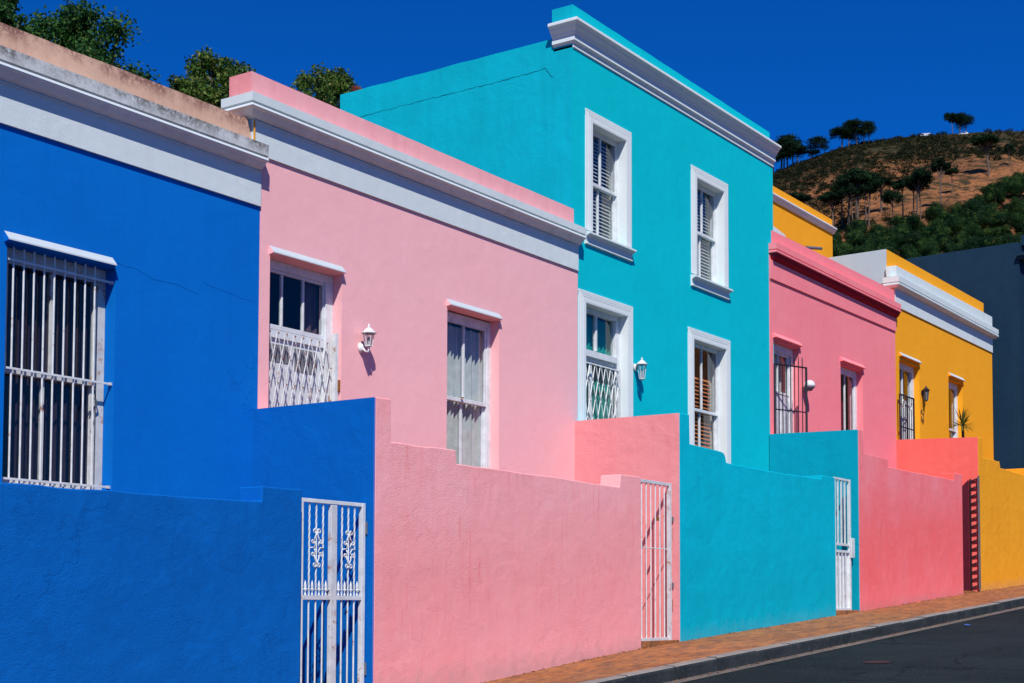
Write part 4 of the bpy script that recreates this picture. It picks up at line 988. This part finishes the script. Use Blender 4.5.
t = thing('garden_gate', (9.97, 8.84, g(9.97)), 'ornate white steel gate with scrolls and spearheads in the blue wall', 'gate')
GY = 8.82; zb0 = -.93; zt0 = .958; zm = .074
b = MB()
b.box(9.515, 9.535, GY-.018, GY+.018, zb0, zt0); b.box(10.327, 10.370, GY-.024, GY+.024, zb0, zt0)
b.box(9.5355, 10.3265, GY-.017, GY+.017, zt0-.035, zt0+.0); b.box(9.5355, 10.3265, GY-.0165, GY+.0165, zb0, zb0+.04); b.build('frame', M['metal_white'], t, bevel=.003)
b = MB(); b.box(9.898, 9.978, GY-.021, GY+.021, zb0+.042, zt0-.042); b.build('centre_post', M['metal_rusty'], t, bevel=.003)
for (xa, xb_) in ((9.5355, 9.8975), (9.9785, 10.3265)):
    b = MB(); b.box(xa, xb_, GY-.019, GY+.019, zm-.020, zm+.018); b.build('mid_rail', M['metal_rusty'], t, bevel=.002)
    xs_ = [xa+(xb_-xa)*f for f in (.25, .5, .75)]
    for x_ in xs_:
        b = MB(); twisted(b, x_, GY, zm+.02, zt0-.037, .0066); b.tube((x_, GY, zb0+.04), (x_, GY, zm-.021), .0082, 8); b.build('bar', M['metal_white'], t)
    xc = xs_[1]; b = MB(); zc = .518; Yo = GY-.011
    def curl(x0, z0, sx, sz, R0, turns=1.25, r=.0062):
        """spiral opening from (x0, z0) outwards"""
        pts = []
        for i in range(19):
            u = i/18; a = u*turns*2*math.pi; q = R0*(1-.72*u)
            pts.append((x0+sx*(R0-q*math.cos(a)), Yo, z0+sz*q*math.sin(a)))
        b.path(pts, [r*(1-.35*i/18) for i in range(19)], 6)
    for sx in (-1, 1):
        for sz in (-1, 1):
            curl(xc+sx*.004, zc+sz*.150, sx, sz, .024)
            b.path([(xc+sx*.004, Yo, zc+sz*.150), (xc+sx*.012, Yo, zc+sz*.118), (xc+sx*.028, Yo, zc+sz*.088), (xc+sx*.030, Yo, zc+sz*.060)], .0062, 6)
            curl(xc+sx*.030, zc+sz*.060, sx, -sz, .022)
            b.path([(xc+sx*.030, Yo, zc+sz*.060), (xc+sx*.020, Yo, zc+sz*.030), (xc+sx*.034, Yo, zc+sz*.006)], .006, 6)
        b.path([(xc+sx*.03, Yo, zc), (xc+sx*.055, Yo, zc+.004), (xc+sx*.085, Yo, zc)], .006, 6)
    b.lathe((xc, GY-.004, zc-.165), [(.001, 0), (.010, .008), (.007, .02), (.011, .035), (.007, .05), (.008, .165), (.007, .28), (.011, .295), (.007, .31), (.010, .322), (.001, .33)], 8)
    b.build('scroll_ornament', M['metal_white'], t, smooth=True)
    for k in range(4):
        b = MB(); xk = xa+(xb_-xa)*(k+.5)/4; spear(b, xk, GY, zm+.016, .140, .015); b.lathe((xk, GY, zm+.075), [(.001, -.012), (.014, -.007), (.014, .007), (.001, .012)], 8); b.build('spearhead', M['metal_white'], t, smooth=True)
    b = MB(); b.box(xa, xb_, GY-.006, GY+.006, zm+.070, zm+.079); b.build('spear_rail', M['metal_white'], t)
for z_ in (.69, -.62):
    b = MB(); b.box(10.371, 10.386, GY-.02, GY+.02, z_, z_+.075); b.tube((10.378, GY-.03, z_-.02), (10.378, GY-.03, z_+.095), .010, 8); b.build('hinge', M['metal_grey'], t)

t = thing('garden_gate', (16.0, 8.82, g(16)), 'tall plain white barred gate in the pink wall', 'gate')
GY = 8.82; zb0 = -.43; zt0 = 1.578
b = MB(); b.box(15.50, 15.53, GY-.02, GY+.02, zb0, zt0); b.box(16.33, 16.385, GY-.024, GY+.024, zb0, zt0); b.box(15.5305, 16.3295, GY-.018, GY+.018, zt0-.04, zt0); b.box(15.5305, 16.3295, GY-.018, GY+.018, zb0, zb0+.045); b.build('frame', M['metal_rusty'], t, bevel=.003)
for k in range(6):
    xk = 15.64+k*.117; b = MB(); b.tube((xk, GY, zb0+.046), (xk, GY, zt0-.041), .0085, 8); b.build('bar', M['metal_white'], t)
b = MB(); b.box(15.546, 16.309, GY-.004, GY+.004, .73, .742); b.build('mid_rail', M['metal_white'], t)
b = MB(); b.box(16.386, 16.410, GY-.015, GY+.015, .85, 1.0); b.box(16.386, 16.412, GY-.02, GY+.02, -.05, .1); b.box(15.99, 16.05, GY-.025, GY-.012, 1.08, 1.13); b.build('latch', M['rust'], t)
for z_ in (1.12, .28):
    b = MB(); b.tube((16.395, GY-.03, z_-.03), (16.395, GY-.03, z_+.03), .012, 8); b.box(16.386, 16.414, GY-.035, GY-.01, z_-.008, z_+.008); b.build('hinge', M['metal_grey'], t)

t = thing('garden_gate', (22.1, 8.80, g(22)), 'narrow white gate with sheeted lower half in the turquoise wall', 'gate')
GY = 8.80; zb0 = -.06; zt0 = 2.07
b = MB(); b.box(21.80, 21.83, GY-.018, GY+.018, zb0, zt0); b.box(22.40, 22.455, GY-.022, GY+.022, zb0, zt0); b.box(21.8305, 22.3995, GY-.016, GY+.016, zt0-.035, zt0); b.box(21.8305, 22.3995, GY-.016, GY+.016, zb0, zb0+.05)
b.box(21.8305, 22.3995, GY-.014, GY+.014, .985, 1.025); b.box(21.8305, 22.3995, GY-.014, GY+.014, .875, .915); b.build('frame', M['metal_white'], t, bevel=.003)
for k in range(3):
    xk = 21.955+k*.145; b = MB(); b.box(xk-.016, xk+.016, GY-.010, GY+.010, 1.026, zt0-.036); b.build('bar', M['metal_white'], t)
    b = MB(); b.box(xk-.012, xk+.012, GY-.012, GY-.002, zb0+.051, .874); b.build('bar', M['metal_white'], t)
b = MB(); n = 20
for i in range(n+1):
    x_ = 21.83+.57*i/n; y_ = GY+.010+(.012 if i % 2 else 0)
    b.v += [(x_, y_, zb0+.05), (x_, y_, .874)]
for i in range(n): b.f.append((2*i, 2*i+2, 2*i+3, 2*i+1)); b.m.append(0)
b.build('sheet_panel', M['metal_white'], t, recalc=False)
b = MB(); b.box(22.40, 22.54, GY-.05, GY-.023, .80, 1.12); b.build('lock_box', M['metal_white'], t, bevel=.006)

t = thing('garden_gate', (29.0, 8.8, g(29)), 'black ladder-like steel gate folded beside the golden wall corner', 'gate')
zb0 = .36; zt0 = 2.60; XG = 29.045
b = MB(); b.box(XG-.02, XG+.02, 8.672, 8.702, zb0, zt0+.03); b.build('post', M['metal_grey'], t)
b = MB(); b.box(XG-.015, XG+.015, 8.840, 8.862, zb0-.08, zt0-.02); b.build('post', M['metal_black'], t)
for k in range(15):
    z_ = zt0-.02-k*.152
    b = MB(); b.prism([(8.703, z_-.018), (8.839, z_-.062), (8.839, z_-.034), (8.703, z_+.010)], lambda p, q, a: (a, p, q), XG-.012, XG+.012); b.build('rung', M['metal_black'], t)
b = MB(); b.prism([(8.870, zb0-.05), (9.12, zb0-.05), (9.12, 2.28), (9.03, 2.40), (8.870, 2.56)], lambda p, q, a: (a, p, q), 28.985, 29.0); b.build('shade_panel', M['maroon_shade'], t)  # dark sheet added in place of the shadow on the dividing wall

# ------------------------------------------------------------------ lamps
def lantern(label, X, Z, style, mat=None, glass=None, y=FY, hs=1.15, drop=0., out=.125):
    mat = mat or M['metal_white']; glass = glass or M['glass']
    t = thing('wall_lamp', (X, y, Z), label, 'lamp')
    if style == 'up': cy, cz = y-out, Z+.045
    else: cy, cz = y-out, Z-.06-drop
    gh = .072+.112*(hs-1)
    b = MB(); # boss turned towards the wall
    prof = [(.001, -.05), (.03, -.046), (.042, -.02), (.05, 0)]
    n = 14; o = len(b.v)
    for r_, d in prof:
        for k in range(n): b.v.append((X+r_*.85*math.cos(k*2*math.pi/n), y+d-.0, Z-.01+r_*1.25*math.sin(k*2*math.pi/n)))
    for i in range(len(prof)-1):
        for k in range(n): b.f.append((o+i*n+k, o+i*n+(k+1) % n, o+(i+1)*n+(k+1) % n, o+(i+1)*n+k)); b.m.append(0)
    b.f.append(tuple(o+3*n+k for k in range(n))); b.m.append(0)
    b.build('wall_plate', mat, t, smooth=True)
    b = MB()
    if style == 'up': b.path([(X, y-.04, Z-.02), (X, y-.08, Z-.055), (X, cy, Z-.065), (X, cy, cz-.06)], [.014, .012, .012, .012], 8)
    else: b.path([(X, y-.04, Z+.02), (X, y-.07, Z+.055), (X, y-.10, Z+.058), (X, cy, cz+gh+.03)], [.016, .014, .013, .012], 8)
    b.build('arm', mat, t, smooth=True)
    b = MB(); b.lathe((X, cy, cz), [(.001, -.075), (.010, -.07), (.014, -.062), (.022, -.055), (.042, -.05), (.042, -.04), (.001, -.04)], 6); b.build('base_finial', mat, t)
    b = MB(); b.lathe((X, cy, cz), [(.036, -.04), (.060, gh)], 6); b.build('lamp_glass', glass, t)
    b = MB(); b.lathe((X, cy, cz), [(.001, -.038), (.016, -.036), (.014, .02), (.012, gh*.55), (.001, gh*.62)], 10); b.build('candle_bulb', M['lampglass'], t)
    b = MB()
    for k in range(6):
        a = k*math.pi/3; b.tube((X+.037*math.cos(a), cy+.037*math.sin(a), cz-.04), (X+.062*math.cos(a), cy+.062*math.sin(a), cz+gh+.002), .0042, 5)
    b.build('cage', mat, t)
    b = MB(); b.lathe((X, cy, cz+gh), [(.001, 0), (.084, 0), (.086, .008), (.062, .024), (.040, .050), (.018, .066), (.014, .072), (.017, .080), (.010, .090), (.004, .108), (.001, .112)], 12); b.build('lamp_roof', mat, t, smooth=False)
    return t
lantern('white lantern lamp on the pastel pink wall between door and window', 12.00, 2.825, 'up')
lantern('white lantern lamp on the turquoise wall beside the lower doorway', 18.03, 3.44, 'down', hs=1.75, drop=.075)
lantern('black lantern lamp on the golden yellow wall', 30.42, 4.60, 'down', M['metal_black'], M['metal_grey'], hs=1.9, drop=.07, out=.095)
t = thing('wall_lamp', (24.02, RY, 3.95), 'white globe lamp on the deep rose wall beside the black gate', 'lamp')
b = MB(); b.tube((24.05, RY, 3.87), (24.02, RY-.10, 3.87), .045, 12); b.lathe((24.02, RY-.13, 3.83), [(.001, 0), (.05, .005), (.06, .03), (.09, .05), (.097, .065), (.097, .07)], 16); b.build('lamp_base', M['vent'], t, smooth=True)
b = MB(); b.lathe((24.02, RY-.13, 3.9), [(.098, 0), (.104, .025), (.098, .062), (.078, .095), (.045, .116), (.001, .124)], 20); b.build('globe', M['globe'], t, smooth=True)
# small black iron ornament below the golden wall's lamp
b = MB(); X, Z = 30.42, 4.10
for dx, dz_, sx, sz in ((-.05, .08, 1, 1), (.05, .02, -1, 1), (-.04, -.06, 1, -1), (.04, -.10, -1, -1)):
    b.path([(X+dx+sx*.035*math.cos(a*.55), FY-.012, Z+dz_+sz*.05*math.sin(a*.55)) for a in range(9)], .007, 5)
tag(b.build('wall_ornament', M['metal_black']), 'small curly black iron ornament below the lantern on the golden wall', 'wall ornament')

# spiky yucca in a pot on the golden house's stoep
t = thing('yucca_plant', (31.5, 9.75, 2.55), 'spiky green yucca plant in front of the golden house window', 'plant')
b = MB(); b.lathe((31.5, 9.75, 2.55), [(.10, 0), (.13, .02), (.17, .30), (.19, .32), (.19, .36), (.16, .36)], 16); b.build('pot', M['tile'], t)
b = MB(); b.path([(31.5, 9.75, 2.85), (31.53, 9.74, 3.4), (31.50, 9.75, 4.0)], [.045, .035, .028], 8); b.build('stem', M['bark'], t)
b = MB(); ry = random.Random(3)
for i in range(64):
    a = ry.uniform(0, 6.28); el = ry.uniform(-.55, 1.4); L = ry.uniform(.26, .42); w = .017
    c0 = Vector((31.50, 9.75, 3.98+ry.uniform(-.03, .05))); d = Vector((math.cos(a)*math.cos(el), math.sin(a)*math.cos(el), math.sin(el)))
    s_ = d.cross(Vector((0, 0, 1))); s_.normalize(); m1 = c0+d*L*.55; tip = c0+d*L+Vector((0, 0, -.10*L if el < .8 else 0))
    b.add([c0-s_*w*.6, c0+s_*w*.6, m1+s_*w, m1-s_*w, tip], [(0, 1, 2, 3), (3, 2, 4)])
b.build('leaves', M['yucca'], t, recalc=False)

# ------------------------------------------------------------------ light
SUNV = Vector((-1.14, -1.0, 1.80)).normalized()     # towards the sun
L = bpy.data.lights.new('sun', 'SUN'); L.energy = 5.2; L.angle = R_(.5); L.color = (1, .965, .92)
lo = bpy.data.objects.new('sun', L); COL.objects.link(lo); lo.rotation_euler = (-SUNV).to_track_quat('-Z', 'Y').to_euler(); lo.location = (0, -5, 20)
w = bpy.data.worlds.new('World'); sc.world = w; w.use_nodes = True; nt = w.node_tree; nt.nodes.clear()
sky = nt.nodes.new('ShaderNodeTexSky'); sky.sky_type = 'NISHITA'; sky.sun_disc = False
sky.sun_elevation = math.asin(SUNV.z); sky.sun_rotation = math.atan2(SUNV.x, SUNV.y)
sky.air_density = 1.0; sky.dust_density = .2; sky.ozone_density = 4; sky.altitude = 600
tint = nt.nodes.new('ShaderNodeMix'); tint.data_type = 'RGBA'; tint.blend_type = 'MULTIPLY'; tint.inputs[0].default_value = 1
tint.inputs[7].default_value = (.015, .46, 1.25, 1)
bg = nt.nodes.new('ShaderNodeBackground'); bg.inputs[1].default_value = .085
out = nt.nodes.new('ShaderNodeOutputWorld')
nt.links.new(sky.outputs[0], tint.inputs[6]); nt.links.new(tint.outputs[2], bg.inputs[0]); nt.links.new(bg.outputs[0], out.inputs[0])

# ------------------------------------------------------------------ camera
a, p, r, f, sy = .60267, .05500, .0030, 1450.4, 185.1
F = Vector((math.cos(a)*math.cos(p), math.sin(a)*math.cos(p), math.sin(p)))
Rv = Vector((math.sin(a), -math.cos(a), 0)); U = Rv.cross(F)
R2 = Rv*math.cos(r)+U*math.sin(r); U2 = U*math.cos(r)-Rv*math.sin(r)
cam = bpy.data.cameras.new('camera'); co = bpy.data.objects.new('camera', cam); COL.objects.link(co)
m = Matrix((R2, U2, -F)).transposed().to_4x4(); co.matrix_world = m
cam.sensor_width = 36; cam.sensor_fit = 'HORIZONTAL'; cam.lens = 36*f/1024; cam.shift_y = sy/1024; cam.clip_end = 5000; cam.clip_start = .1
sc.camera = co
sc.view_settings.view_transform = 'Standard'; sc.view_settings.look = 'None'; sc.view_settings.exposure = 0; sc.view_settings.gamma = 1
